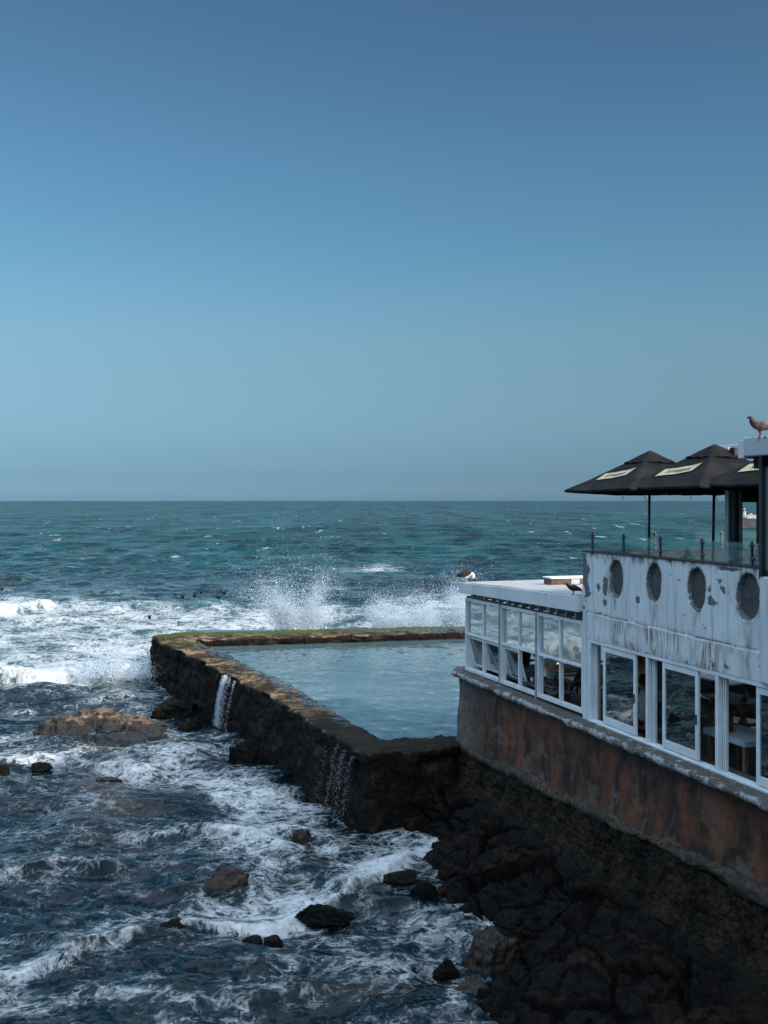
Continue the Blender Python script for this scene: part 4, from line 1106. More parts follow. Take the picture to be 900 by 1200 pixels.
# ---- terrace railing
def railing_post(p, yaw=0, n=1):
    fr = lambda x, y, z: Vector(p) + Vector((U[0] * x + NN[0] * y, U[1] * x + NN[1] * y, z))
    m = MB(); m.box(-.014, .014, -.02, .02, 0, .37, fr)
    m.box(-.035, .035, -.03, .03, 0, .015, fr)
    for z in (.10, .31):
        m.tube([fr(-.05, .0, z), fr(.05, .0, z)], .020, 10); m.tube([fr(0, -.03, z), fr(0, .03, z)], .024, 10)
    return part(m, 'railing_post', M['steel'], .002)
def TT(px, s):
    k = (px - 450) / 1200; x0, y0 = A0[0] + U[0] * s, A0[1] + U[1] * s
    return (k * y0 - x0) / (NN[0] - k * NN[1])
posts = [S(px, .1) for px in (694, 730.5, 773.5, 822.5, 881)]
for s in posts: railing_post(F(s, .1, 6.985))
ends = [TT(px, 6.21) for px in (767.5, 845.5)]
for t in ends + [3.4, 4.6]: railing_post(F(6.21, t, 6.985))
edges = posts + [11.58]
for a, b in zip(edges[:-1], edges[1:]):
    m = MB(); m.fbox(a + .03, b - .03, .094, .106, 7.0, 7.33); part(m, 'glass_panel', M['clear glass'])
eds = [.12] + ends + [3.4, 4.6]
for a, b in zip(eds[:-1], eds[1:]):
    m = MB(); m.fbox(6.204, 6.216, a + .03, b - .03, 7.0, 7.33); part(m, 'glass_panel', M['clear glass'])

# ---- wind shelter on the terrace and the taller end of the house
def build_upper():
    def q(px, d): 
        x = (px - 450) / 1200 * d; p = np.array([x - A0[0], d - A0[1], 0]); return float(p @ U), float(p @ NN)
    d = 18.6
    (sw, tw), (sb, tb), (sg, tg), (se, te) = q(854, d), q(861.5, d - .1), q(867.5, d - .15), q(890, d - .2)
    m = MB(); m.fbox(sw - .05, sw + .05, tw - .05, tw + .05, 6.15, 8.95); part(m, 'shelter_post', M['frame white'], .006)
    m = MB(); m.fbox(sb - .07, sb + .07, tb - .065, tb + .065, 6.15, 8.95); part(m, 'shelter_post', M['dark metal'], .006)
    m = MB(); m.fbox(sg - .03, sg + .03, tg - .03, tg + .03, 6.15, 8.2); part(m, 'shelter_post', M['frame grey'], .004)
    m = MB(); m.fbox(se - .04, se + .04, te - .04, te + .04, 6.15, 8.2); part(m, 'shelter_post', M['dark metal'], .004)
    m = MB(); a = F(sg, tg, 0); b = F(se, te, 0)
    m.bar((a[0], a[1], 8.07), (b[0], b[1], 8.07), .06, .22); part(m, 'lintel', M['dark metal'], .004)
    m = MB(); m.bar((a[0], a[1], 8.30), (b[0], b[1], 8.30), .05, .22); part(m, 'lintel', M['frame white'], .004)
    m = MB(); m.bar((a[0], a[1], 7.12), (b[0], b[1], 7.12), .012, .40); part(m, 'glass_panel', M['clear glass'])
    # small roof box with pale vents behind the parasols
    sr, tr = q(857, 20.2)
    m = MB(); m.fbox(sr - .6, sr + .5, tr - .12, tr + 1.2, 8.86, 9.02); part(m, 'shelter_roof', M['weathered plank'], .01)
    m = MB(); m.fbox(sr - .45, sr + .45, tr - .05, tr + .12, 9.02, 9.09); m.fbox(sr - .45, sr + .45, tr + .2, tr + .4, 9.02, 9.09); part(m, 'roof_vent', M['frame white'], .01)
    # taller near end
    m = MB(); m.fbox(11.62, 16.0, -.07, .2, 5.235, 6.85); part(m, 'end_wall', M['stained'], .03)
    m = MB(); m.fbox(11.63, 11.70, -.09, .03, 6.852, 8.66); part(m, 'steel_post', M['dark metal'], .004)
    for s in (12.6, 13.7, 14.8, 15.9):
        m = MB(); m.fbox(s, s + .07, -.05, .03, 6.852, 8.66); part(m, 'steel_post', M['dark metal'], .004)
    for a, b in zip((11.70, 12.67, 13.77, 14.87), (12.6, 13.7, 14.8, 15.9)):
        m = MB(); m.fbox(a, b, -.016, -.008, 6.95, 8.50); part(m, 'glass_screen', M['pale glass'])
    m = MB(); m.fbox(11.701, 16.0, -.045, .025, 6.852, 6.95); part(m, 'screen_rail', M['dark metal'], .003)
    m = MB(); m.fbox(11.4, 16.0, .0, .16, 8.48, 8.662); part(m, 'shade_beam', M['black ink'])  # beam blacked in to fill the shade under the slab
    m = MB(); m.fbox(11.36, 16.0, -.16, 4.5, 8.664, 8.955)
    part(m, 'roof_slab', M['drip paint'], .02)
    m = MB(); m.fbox(11.22, 11.358, -.15, 4.4, 8.64, 8.915); part(m, 'fascia_board', M['stained'], .008)
    # tilted skylight on the slab
    m = MB(); m.hexa([F(11.9, .15, 8.957), F(13.6, .15, 8.957), F(13.6, 1.8, 8.957), F(11.9, 1.8, 8.957), F(12.3, .25, 9.20), F(13.6, .25, 9.30), F(13.6, 1.8, 9.30), F(12.3, 1.8, 9.20)])
    part(m, 'skylight', M['tile grey'], .01)
build_upper()

# ---- unseen block on the right, added for its shadow on the near water
NB = empty('unseen_building', tuple(F(24, 3, 3.3)))
tag(NB, 'plain pale unseen block beyond the restaurant, shading the near water', 'building')
m = MB(); m.fbox(16.02, 40, .5, 9.5, 1.2, 10.2); m.build('wall', M['stained'], NB)
m = MB(); m.fbox(15.98, 40.2, .3, 9.7, 10.202, 10.5); m.build('roof', M['tile grey'], NB, bevel=.02)
for i in range(9):
    for z in (4.2, 7.2):
        s = 16.8 + i * 2.55
        m = MB(); m.fbox(s, s + 1.5, .44, .498, z, z + 1.7); w = m.build('window', M['frame white'], NB, bevel=.01)
        m = MB(); m.fbox(s + .08, s + 1.42, .425, .438, z + .08, z + 1.62); m.build('pane', M['awning glass'], w)

# ================================================================== PARASOLS
CAN_A, CAN_H = 1.23, .78
def can_z(x, y):
    r = np.maximum(np.abs(x), np.abs(y)) / CAN_A
    q = np.minimum(np.abs(x), np.abs(y)) / np.maximum(np.maximum(np.abs(x), np.abs(y)), 1e-6)   # 1 on the ribs
    z = CAN_H * (1 - r) ** 1.06 - .045 * (1 - q ** 3) * r * (1.25 - r) * 2
    return z + .012 * fbm(x * 2.5, y * 2.5, octv=3, seed=5)

def make_parasol():
    root = empty('parasol')
    m = MB(); m.tube([(0, 0, .06), (0, 0, 2.72)], .026, 12); m.build('pole', M['dark metal'], root, smooth=True)
    m = MB(); m.box(-.3, .3, -.3, .3, 0, .05); m.tube([(0, 0, .05), (0, 0, .3)], .05, 10); m.build('base', M['dark metal'], root, bevel=.01)
    g = np.linspace(-CAN_A, CAN_A, 61); X, Y = np.meshgrid(g, g, indexing='ij')
    Z = 2.05 + can_z(X, Y)
    V = np.stack([X, Y, Z], -1).reshape(-1, 3); Q = grid_faces(61, 61)
    # short hem hanging from the rim
    idx = np.arange(61 * 61).reshape(61, 61)
    ring = np.concatenate([idx[:-1, 0], idx[-1, :-1], idx[:0:-1, -1], idx[0, :0:-1]])
    hem = V[ring].copy(); nn = len(ring); hem[:, 2] -= .05 + .012 * fbm(np.arange(nn) * .11, np.zeros(nn), octv=2, seed=3); hem[:, :2] *= .99
    V = np.concatenate([V, hem]); h = 61 * 61 + np.arange(nn)
    Q = np.concatenate([Q, np.stack([ring, h, np.roll(h, -1), np.roll(ring, -1)], -1)])
    can = link('canopy', np_mesh('canopy', V, Q, True), M['canvas'], root, world=False)
    so = can.modifiers.new('thick', 'SOLIDIFY'); so.thickness = .006
    # wind flap on top: loose, rucked cloth
    g = np.linspace(-.37, .37, 41); X, Y = np.meshgrid(g, g, indexing='ij')
    r = np.maximum(np.abs(X), np.abs(Y)) / .37
    Z = 2.05 + can_z(X * .98, Y * .98) + .055 + .05 * fbm(X * 7, Y * 7, octv=3, seed=8) * r
    Z = 2.05 + CAN_H + .015 - .245 * r ** 1.05 + .035 * r * fbm(X * 8, Y * 8, octv=3, seed=3)
    vent = link('wind_flap', np_mesh('wind_flap', np.stack([X, Y, Z], -1).reshape(-1, 3), grid_faces(41, 41), True), M['canvas'], root, world=False)
    so = vent.modifiers.new('thick', 'SOLIDIFY'); so.thickness = .006
    for sx in (-1, 1):
        for sy in (-1, 1):
            m = MB(); m.tube([(.03 * sx, .03 * sy, 2.05 + CAN_H - .06), (CAN_A * .99 * sx, CAN_A * .99 * sy, 2.02)], .012, 6); m.build('rib', M['dark metal'], root, smooth=True)
            m = MB(); m.tube([(.03 * sx, .03 * sy, 2.2), (CAN_A * .5 * sx, CAN_A * .5 * sy, 2.05 + CAN_H * .45)], .009, 6); m.build('strut', M['dark metal'], root, smooth=True)
    for (x, y, l) in ((.75, -1.08, .17), (1.08, -.8, .2)):
        m = MB(); m.tube([(x, y, 2.0), (x + .02, y - .01, 2.0 - l * .5), (x + .07, y, 2.0 - l)], .006, 5); m.build('tie_string', M['black ink'], root, smooth=True)
    # cream panel with black lettering on the face over the sea
    def face(u, v, off):   # u along the rim, v up the slope, tilted as printed
        ca, sa = math.cos(math.radians(11)), math.sin(math.radians(11))
        x = u * ca - v * sa - .10; w = .70 + (-u * sa - v * ca) * .80
        y = -w
        return np.stack([x, y + 0 * x - off * .5, 2.05 + can_z(np.asarray(x, float), np.asarray(y, float)) + off], -1)
    a, b = np.meshgrid(np.linspace(-.46, .46, 30), np.linspace(-.125, .125, 8), indexing='ij')
    P = face(a + b * .35, b, .014)
    sg = link('sign_panel', np_mesh('sign_panel', P.reshape(-1, 3), grid_faces(30, 8), True), M['cream panel'], root, world=False)
    cu = bpy.data.curves.new('lettering', 'FONT'); cu.body = 'Schweppes'; cu.size = .165; cu.shear = .35; cu.align_x = 'CENTER'; cu.align_y = 'CENTER'; cu.offset = .0
    cu.resolution_u = 3
    tmp = bpy.data.objects.new('tmp', cu); COL.objects.link(tmp); bpy.context.view_layer.update()
    me = bpy.data.meshes.new_from_object(tmp.evaluated_get(bpy.context.evaluated_depsgraph_get()))
    bpy.data.objects.remove(tmp); bpy.data.curves.remove(cu)
    bm = bmesh.new(); bm.from_mesh(me); bmesh.ops.subdivide_edges(bm, edges=[e for e in bm.edges if e.calc_length() > .06], cuts=2); bm.to_mesh(me); bm.free()
    co = np.array([v.co for v in me.vertices]); co2 = face(co[:, 0] * .84, co[:, 1], .019)
    for v, p in zip(me.vertices, co2): v.co = p
    me.name = 'lettering'; me.materials.clear()
    link('lettering', me, M['black ink'], sg)
    return root

def build_parasols():
    spots = [(6.95, 1.0, 6.14, .0, 'black parasol nearest the open sea, its left tip over the horizon'),
             (8.72, 1.2, 6.15, .02, 'middle black parasol, its pole standing halfway along the glass railing'),
             (10.75, 1.45, 6.15, -.02, 'black parasol half hidden behind the dark post and roof slab at the right edge')]
    proto = make_parasol()
    for i, (s, t, z, rz, lab) in enumerate(spots):
        o = proto if i == 0 else copy_tree(proto)
        o.location = tuple(F(s, t, z)); o.rotation_euler = (-.02, -.01 + .01 * i, ROTF + rz)
        if i: o.scale = (1, 1, 1.0 + .01 * i)
        tag(o, lab, 'parasol', 'black parasols on the roof terrace')
build_parasols()

# ================================================================== FIGURES
def skin_mesh(name, verts, edges, root, colour, levels=2):
    """one continuous surface grown over a skeleton; colour(edge) -> rgb"""
    names = list(verts); idx = {n: i for i, n in enumerate(names)}
    me = bpy.data.meshes.new('tmp'); me.from_pydata([verts[n][0] for n in names], [(idx[a], idx[b]) for a, b in edges], [])
    o = bpy.data.objects.new('tmp', me); COL.objects.link(o)
    sk = o.modifiers.new('skin', 'SKIN'); sk.use_smooth_shade = True; sk.branch_smoothing = .4
    for n in names:
        d = me.skin_vertices[0].data[idx[n]]; r = verts[n][1]
        d.radius = r if isinstance(r, tuple) else (r, r); d.use_root = (n == root)
    sb = o.modifiers.new('sub', 'SUBSURF'); sb.levels = levels; sb.render_levels = levels
    bpy.context.view_layer.update()
    out = bpy.data.meshes.new_from_object(o.evaluated_get(bpy.context.evaluated_depsgraph_get()))
    bpy.data.objects.remove(o); bpy.data.meshes.remove(me)
    out.name = name
    co = np.array([v.co for v in out.vertices]); best = np.full(len(co), 1e9); cl = np.zeros((len(co), 3))
    for a, b in edges:
        p, q = np.array(verts[a][0], float), np.array(verts[b][0], float); d = q - p; L = max(d @ d, 1e-9)
        t = np.clip(((co - p) @ d) / L, 0, 1); r0 = np.mean(verts[a][1]); r1 = np.mean(verts[b][1])
        dist = np.linalg.norm(co - p - t[:, None] * d, axis=1) - (r0 + (r1 - r0) * t) * .9
        m = dist < best; best = np.where(m, dist, best)
        cc = colour(a, b); cl[m] = np.array(cc) if not callable(cc) else np.array([cc(x) for x in t[m]])
    at_ = out.attributes.new('Col', 'FLOAT_COLOR', 'POINT'); c4 = np.ones((len(co), 4), np.float32); c4[:, :3] = cl
    at_.data.foreach_set('color', c4.ravel())
    out.polygons.foreach_set('use_smooth', [True] * len(out.polygons))
    return out

def seated_person(label, loc, face, shirt, trousers, hair, skin=(.36, .20, .13), lean=.08, fold=False, sleeves=True):
    V = {'pelvis': ((0, 0, .50), (.155, .12)), 'waist': ((lean * .3, 0, .68), (.14, .105)), 'chest': ((lean, 0, .90), (.165, .115)),
         'collar': ((lean * 1.25, 0, 1.03), (.10, .085)), 'neck': ((lean * 1.4, 0, 1.10), .055), 'jaw': ((lean * 1.5 + .03, 0, 1.17), (.066, .07)),
         'head': ((lean * 1.5 + .015, 0, 1.27), (.078, .096)), 'crown': ((lean * 1.5, 0, 1.345), (.055, .07)), 'nose': ((lean * 1.5 + .115, 0, 1.245), .014)}
    E = [('pelvis', 'waist'), ('waist', 'chest'), ('chest', 'collar'), ('collar', 'neck'), ('neck', 'jaw'), ('jaw', 'head'), ('head', 'crown'), ('head', 'nose')]
    for sg, n in ((1, 'l'), (-1, 'r')):
        y = .19 * sg
        V[n + 'sh'] = ((lean, y, .985), .062); V[n + 'el'] = ((lean + .13, y * 1.42, .74), .046)
        if fold: V[n + 'el'] = ((lean + .20, y * 1.35, .80), .046)
        V[n + 'wr'] = ((lean + .36, y * (.35 if fold else .7), .80), .030); V[n + 'palm'] = ((lean + .43, y * (.2 if fold else .6), .80), (.036, .018))
        E += [('chest', n + 'sh'), (n + 'sh', n + 'el'), (n + 'el', n + 'wr'), (n + 'wr', n + 'palm')]
        for k in range(4):
            f = n + 'f%d' % k; yy = V[n + 'palm'][0][1] + (k - 1.5) * .019
            V[f] = ((lean + .475, yy, .80), .009); V[f + 't'] = ((lean + .50 + (.012 if k in (1, 2) else 0), yy, .785), .0075)
            E += [(n + 'palm', f), (f, f + 't')]
        V[n + 'th'] = ((lean + .415, V[n + 'palm'][0][1] - sg * .035, .795), .010); E.append((n + 'palm', n + 'th'))
        V[n + 'hip'] = ((.05, .10 * sg, .49), .095); V[n + 'kn'] = ((.44, .13 * sg, .50), .066); V[n + 'an'] = ((.42, .13 * sg, .10), .042); V[n + 'toe'] = ((.58, .14 * sg, .04), .036)
        E += [('pelvis', n + 'hip'), (n + 'hip', n + 'kn'), (n + 'kn', n + 'an'), (n + 'an', n + 'toe')]
    def colr(a, b):
        if 'toe' in b: return (.03, .03, .03)
        if b in ('neck', 'jaw', 'head', 'crown', 'nose'): return skin
        if b[1:] in ('palm', 'th') or b[1:2] == 'f' and b not in ('lf', ) : return skin
        if b[1:] == 'wr': return shirt if sleeves else skin
        if b[1:] == 'el': return shirt if sleeves else (lambda t: shirt if t < .5 else skin)
        if b[1:] in ('hip', 'kn', 'an'): return trousers
        return shirt
    me = skin_mesh('person', V, E, 'pelvis', colr)
    o = link('person', me, M['person body']); o.location = loc; o.rotation_euler = (0, 0, face)
    tag(o, label, 'person')
    # hair cap
    bm = bmesh.new(); bmesh.ops.create_icosphere(bm, subdivisions=3, radius=1)
    for v in bm.verts:
        n = 1 + .05 * math.sin(v.co.x * 9 + v.co.z * 7)
        v.co = Vector((v.co.x * .105 * n, v.co.y * .092 * n, v.co.z * .115 * n))
    bmesh.ops.delete(bm, geom=[v for v in bm.verts if (v.co.x > .035 and v.co.z < .045) or v.co.z < -.10], context='VERTS')
    hm = bpy.data.meshes.new('hair'); bm.to_mesh(hm); bm.free()
    hm.transform(Matrix.Translation((lean * 1.5 + .0, 0, 1.285))); hm.polygons.foreach_set('use_smooth', [True] * len(hm.polygons))
    link('hair', hm, hair, o, world=False)
    return o
FL = 3.30
seated_person('person in a grey long sleeved shirt seated with their back to the sliding windows', tuple(F(S(757, .45), .45, FL)), ROTF + math.pi - .15, (.72, .72, .74), (.05, .05, .07), M['hair dark'])
seated_person('person in a yellow top seated further in, past the grey shirted diner', tuple(F(S(757, 1.9), 1.9, FL)), ROTF - math.pi / 2 - .3, (.62, .52, .08), (.04, .04, .05), M['hair fair'])
seated_person('person in a white short sleeved shirt resting folded arms inside the glazed annexe', tuple(F(S(643, .5), .5, FL + .12)), ROTF + .15, (.75, .70, .69), (.03, .03, .04), M['hair dark'], fold=True, sleeves=False, skin=(.52, .28, .19))
seated_person('person in dark clothes seated behind the white shirted diner in the annexe', tuple(F(S(614, .8), .8, FL + .05)), ROTF + .3, (.025, .026, .03), (.02, .02, .025), M['hair dark'], sleeves=True)

def seat(loc, label):
    r = empty('bench', tuple(loc), ROTF)
    m = MB(); m.box(-.5, .5, -.16, .16, .40, .44); m.build('seat', M['table wood'], r, world=False, bevel=.006)
    for x in (-.42, .38):
        m = MB(); m.box(x, x + .05, -.13, .13, 0, .40); m.build('leg', M['table wood'], r, world=False, bevel=.004)
    tag(r, label, 'bench')
seat(F(S(757, .45), .45, FL), 'plain wooden bench under the grey shirted diner')
seat(F(S(757, 1.9), 1.92, FL), 'wooden bench under the diner in yellow')
seat(F(S(643, .5), .5, FL + .12), 'bench under the white shirted diner in the glazed annexe')
seat(F(S(614, .8), .8, FL + .05), 'bench under the dark clothed diner in the annexe')

def picnic_table(loc, rz, label, mat, L=1.5):
    r = empty('picnic_table', tuple(loc), rz)
    m = MB()
    for i in range(5): m.box(-L / 2, L / 2, -.36 + i * .145, -.36 + i * .145 + .138, .72, .76)
    m.build('table_top', mat, r, world=False, bevel=.005)
    for y in (-.68, .68):
        m = MB(); m.box(-L / 2, L / 2, y - .13, y + .13, .42, .455); m.build('bench_seat', mat, r, world=False, bevel=.005)
    for x in (-L / 2 + .2, L / 2 - .25):
        m = MB(); m.bar((x, -.62, 0), (x, -.22, .72), .05, .09); m.bar((x, .62, 0), (x, .22, .72), .05, .09); m.box(x + .026, x + .06, -.7, .7, .36, .42); m.build('trestle', M['table wood'], r, world=False, bevel=.004)
    tag(r, label, 'table', 'tables inside the restaurant')
    return r
picnic_table(F(S(868, 2.7), 2.7, FL), ROTF, 'dark picnic table behind the third sliding window with a caddy on it', M['table wood'])
picnic_table(F(S(829, 3.6), 3.9, FL), ROTF + .1, 'picnic table deepest in the room, seen beside the second window leaf', M['pale table'])
picnic_table(F(S(760, 1.3), 1.35, FL), ROTF, 'picnic table between the grey shirted diner and the one in yellow', M['table wood'])
picnic_table(F(S(705, 2.0), 2.0, FL), ROTF, 'picnic table behind the first narrow gap of the sliding windows', M['table wood'])
picnic_table(F(S(655, 1.2), 1.5, FL), ROTF + math.pi / 2, 'picnic table in the glazed annexe in front of the white shirted diner', M['table wood'])
def pale_table():
    r = empty('dining_table', tuple(F(S(868, .75), .78, FL)), ROTF)
    m = MB(); m.box(-.55, .55, -.38, .38, .70, .80); m.build('table_top', M['pale table'], r, world=False, bevel=.01)
    for x in (-.5, .43):
        for y in (-.33, .26):
            m = MB(); m.box(x, x + .07, y, y + .07, 0, .70); m.build('leg', M['table wood'], r, world=False)
    tag(r, 'thick pale grey table just inside the third sliding window', 'table')
    b = empty('menu_board', tuple(F(S(853, .62), .62, FL + .80)), ROTF + .2)
    m = MB(); m.box(-.02, .02, -.11, .11, 0, .32); m.build('board', M['weathered plank'], b, world=False, bevel=.004)
    m = MB(); m.box(-.06, .06, -.11, .11, 0, .02); m.build('foot', M['weathered plank'], b, world=False, bevel=.003)
    tag(b, 'small upright wooden menu board standing on the pale grey table', 'menu board')
pale_table()
def bottles(loc, label, n=3, cat='caddy'):
    r = empty('bottle_caddy', tuple(loc), ROTF)
    m = MB(); m.box(-.12, .12, -.08, .08, 0, .015); m.box(-.12, -.11, -.08, .08, .015, .10); m.box(.11, .12, -.08, .08, .015, .10); m.build('tray', M['pale table'], r, world=False, bevel=.003)
    for i in range(n):
        x = -.07 + .14 * i / (n - 1); h = (.22, .27, .18)[i % 3]
        m = MB(); m.tube([(x, 0, .016), (x, 0, h * .6), (x, 0, h * .75), (x, 0, h)], [.03, .03, .013, .013], 10); m.build('bottle', M['bottle glass'] if i % 2 else M['red plastic'], r, world=False, smooth=True)
    tag(r, label, cat, 'sauce caddies')
bottles(F(S(875, 2.6), 2.6, FL + .762), 'caddy of sauce bottles on the dark picnic table indoors')
def terrace_table(s, t, label, lab2):
    r = empty('terrace_table', tuple(F(s, t, 6.152)), ROTF)
    m = MB(); m.box(-.4, .4, -.35, .35, .70, .735); m.build('table_top', M['frame grey'], r, world=False, bevel=.006)
    for x in (-.36, .32):
        for y in (-.31, .27):
            m = MB(); m.box(x, x + .04, y, y + .04, 0, .70); m.build('leg', M['dark metal'], r, world=False)
    tag(r, label, 'table', 'tables on the roof terrace')
    bottles(F(s, t, 6.888), lab2, 3)
terrace_table(S(806, .75), .75, 'terrace table behind the glass below the middle parasol', 'caddy of bottles behind the glass railing below the middle parasol')
terrace_table(S(888, .8), .8, 'terrace table behind the last glass panel by the dark post', 'caddy of bottles behind the last glass panel by the dark post')

# things on the inner sill of the annexe
def sill_things():
    x = S(620, .45)
    bm = bmesh.new(); bmesh.ops.create_icosphere(bm, subdivisions=4, radius=1)
    for v in bm.verts:
        p = v.co.copy(); n = float(fbm(np.array([p.x * 2.2]), np.array([p.y * 2.2]), np.array([p.z * 2.2]), 4, 3)[0])
        v.co = p * (1 + .35 * n); v.co.x *= .20; v.co.y *= .16; v.co.z = v.co.z * .17 + .15
    for f in bm.faces: f.smooth = True
    me = bpy.data.meshes.new('cloth_bag'); bm.to_mesh(me); bm.free()
    o = link('cloth_bag', me, M['denim cloth']); o.location = tuple(F(x, .45, 3.80)); tag(o, 'crumpled grey blue cloth bag on the shelf inside the open annexe window', 'bag')
    r = empty('window_shelf', tuple(F(x + .2, .42, FL)), ROTF)
    m = MB(); m.box(-1.0, 1.6, -.24, .24, .46, .50); m.build('board', M['dark interior'], r, world=False)
    for q in (-.9, .3, 1.45):
        m = MB(); m.box(q, q + .05, -.2, .2, 0, .46); m.build('bracket', M['dark interior'], r, world=False)
    tag(r, 'dark shelf along the inside of the annexe windows', 'shelf')
    s2 = S(622.5, .3)
    m = MB(); m.tube([(0, 0, 0), (0, 0, .11)], [.034, .042], 14); o = m.build('paper_cup', M['cup'], smooth=True); o.location = tuple(F(s2, .32, 3.80)); tag(o, 'white cup on the shelf beside the cloth bag', 'cup')
    m = MB(); m.tube([(0, 0, 0), (0, 0, .10), (0, 0, .13), (0, 0, .17)], [.025, .025, .01, .008], 10); o = m.build('sauce_bottle', M['red plastic'], smooth=True); o.location = tuple(F(s2 + .16, .34, 3.80)); tag(o, 'red sauce bottle next to the white cup', 'bottle')
sill_things()

# ================================================================== BIRDS
def bird(name, label, loc, rz, V, E, root, colour, wings, scale=1.0, group=None):
    V = {k: (tuple(np.array(p) * scale), tuple(np.array(r) * scale) if isinstance(r, tuple) else r * scale) for k, (p, r) in V.items()}
    me = skin_mesh(name, V, E, root, colour)
    o = link(name, me, M['plumage']); o.location = loc; o.rotation_euler = (0, 0, rz); tag(o, label, 'bird', group)
    for sg in (1, -1):
        bm = bmesh.new(); bmesh.ops.create_icosphere(bm, subdivisions=3, radius=1)
        (c, d, ln, col) = wings[:4]; wz = wings[4] if len(wings) > 4 else .055; wy = wings[5] if len(wings) > 5 else .052
        rot = Matrix.Rotation(d, 3, 'Y')
        cl = []
        for v in bm.verts:
            p = v.co.copy(); w = 1 - .55 * max(0, -p.x)          # tapers to the tail
            p = Vector((p.x * ln, p.y * .020, p.z * wz * w)) 
            p = rot @ p; p.y += sg * (wy - .010 * abs(v.co.x)) ; v.co = (p + Vector(c)) * scale; cl.append(v.co.copy())
        for f in bm.faces: f.smooth = True
        wm = bpy.data.meshes.new('wing'); bm.to_mesh(wm); bm.free()
        at_ = wm.attributes.new('Col', 'FLOAT_COLOR', 'POINT')
        arr = np.ones((len(wm.vertices), 4), np.float32)
        for i, v in enumerate(wm.vertices): arr[i, :3] = col(v.co / scale)
        at_.data.foreach_set('color', arr.ravel())
        link('wing', wm, M['plumage'], o, world=False)
    return o

PV = {'tail': ((-.19, 0, .075), (.030, .008)), 'rump': ((-.09, 0, .11), (.035, .028)), 'body': ((-.01, 0, .130), (.062, .066)), 'breast': ((.055, 0, .150), (.056, .060)),
      'neck': ((.085, 0, .200), .043), 'head': ((.098, 0, .240), (.028, .030)), 'face': ((.120, 0, .240), .016), 'bill': ((.146, 0, .232), .006)}
PE = [('tail', 'rump'), ('rump', 'body'), ('body', 'breast'), ('breast', 'neck'), ('neck', 'head'), ('head', 'face'), ('face', 'bill')]
for sg, n in ((1, 'l'), (-1, 'r')):
    PV[n + 'thigh'] = ((.0, .028 * sg, .085), .016); PV[n + 'hock'] = ((-.012, .03 * sg, .045), .008); PV[n + 'foot'] = ((.0, .03 * sg, .006), .007); PV[n + 'toe'] = ((.035, .032 * sg, .004), .005)
    PE += [('body', n + 'thigh'), (n + 'thigh', n + 'hock'), (n + 'hock', n + 'foot'), (n + 'foot', n + 'toe')]
def leg(b, c): return b[1:] in ('hock', 'foot', 'toe')
def brown_p(a, b):
    if leg(b, 0): return (.18, .05, .04)
    if b == 'bill': return (.03, .03, .03)
    if b in ('head', 'face'): return (.07, .045, .05)
    if b == 'neck': return (.08, .042, .038)
    return (.11, .06, .05)
def dark_p(a, b): return (.03, .012, .010) if leg(b, 0) else (.012, .013, .016)
bird('pigeon', 'brown pigeon looking left on the roof slab at the right edge', tuple(F(S(890, .03), .03, 8.957)), math.pi - .25, PV, PE, 'body', brown_p,
     ((-.045, 0, .135), -.22, .125, lambda p: (.20, .12, .09) if (math.sin(p.x * 70 + p.z * 40) > -.2 and p.x > -.12) else (.09, .06, .055)), 1.28, 'pigeons on the roofs')
bird('pigeon', 'black pigeon perched on the white fascia of the glazed annexe', tuple(F(S(671, -.08), -.07, 6.058)), math.pi - .15, {**PV, 'neck': ((.10, 0, .185), .030), 'head': ((.128, 0, .215), (.026, .028)), 'face': ((.15, 0, .212), .015), 'bill': ((.172, 0, .203), .006)}, PE, 'body', dark_p,
     ((-.045, 0, .135), -.22, .125, lambda p: (.014, .015, .018)), 1.05, 'pigeons on the roofs')
GV = {'tail': ((-.27, 0, .125), (.035, .010)), 'rump': ((-.14, 0, .185), (.045, .036)), 'body': ((-.01, 0, .225), (.075, .080)), 'breast': ((.085, 0, .235), (.070, .075)),
      'neck': ((.155, 0, .265), .062), 'bend': ((.195, 0, .225), .056), 'head': ((.185, -.02, .170), (.046, .048)), 'face': ((.160, -.03, .148), .020), 'bill': ((.125, -.035, .135), .010)}
GE = [('tail', 'rump'), ('rump', 'body'), ('body', 'breast'), ('breast', 'neck'), ('neck', 'bend'), ('bend', 'head'), ('head', 'face'), ('face', 'bill')]
for sg, n in ((1, 'l'), (-1, 'r')):
    GV[n + 'thigh'] = ((.01, .035 * sg, .140), .022); GV[n + 'hock'] = ((-.005, .036 * sg, .080), .009); GV[n + 'foot'] = ((.01, .036 * sg, .008), .009); GV[n + 'toe'] = ((.06, .04 * sg, .005), (.012, .005))
    GE += [('body', n + 'thigh'), (n + 'thigh', n + 'hock'), (n + 'hock', n + 'foot'), (n + 'foot', n + 'toe')]
def gull_c(a, b):
    if leg(b, 0): return (.45, .42, .30)
    if b == 'bill': return (.55, .40, .05)
    if a == 'tail': return (.70, .70, .70)
    return (.80, .80, .79)
GV = {k: ((p[0], p[1], p[2] - (.04 if p[2] > .1 else .02 if p[2] > .05 else 0)), r) for k, (p, r) in GV.items()}
bird('gull', 'black backed gull preening, white head tucked down, on the annexe roof corner', tuple(F(.02, .02, 5.872)), -.18, GV, GE, 'body', gull_c,
     ((-.055, 0, .222), -.30, .215, lambda p: (.010, .010, .012) if p.x < -.16 else (.030, .026, .024), .088, .070), 1.0)

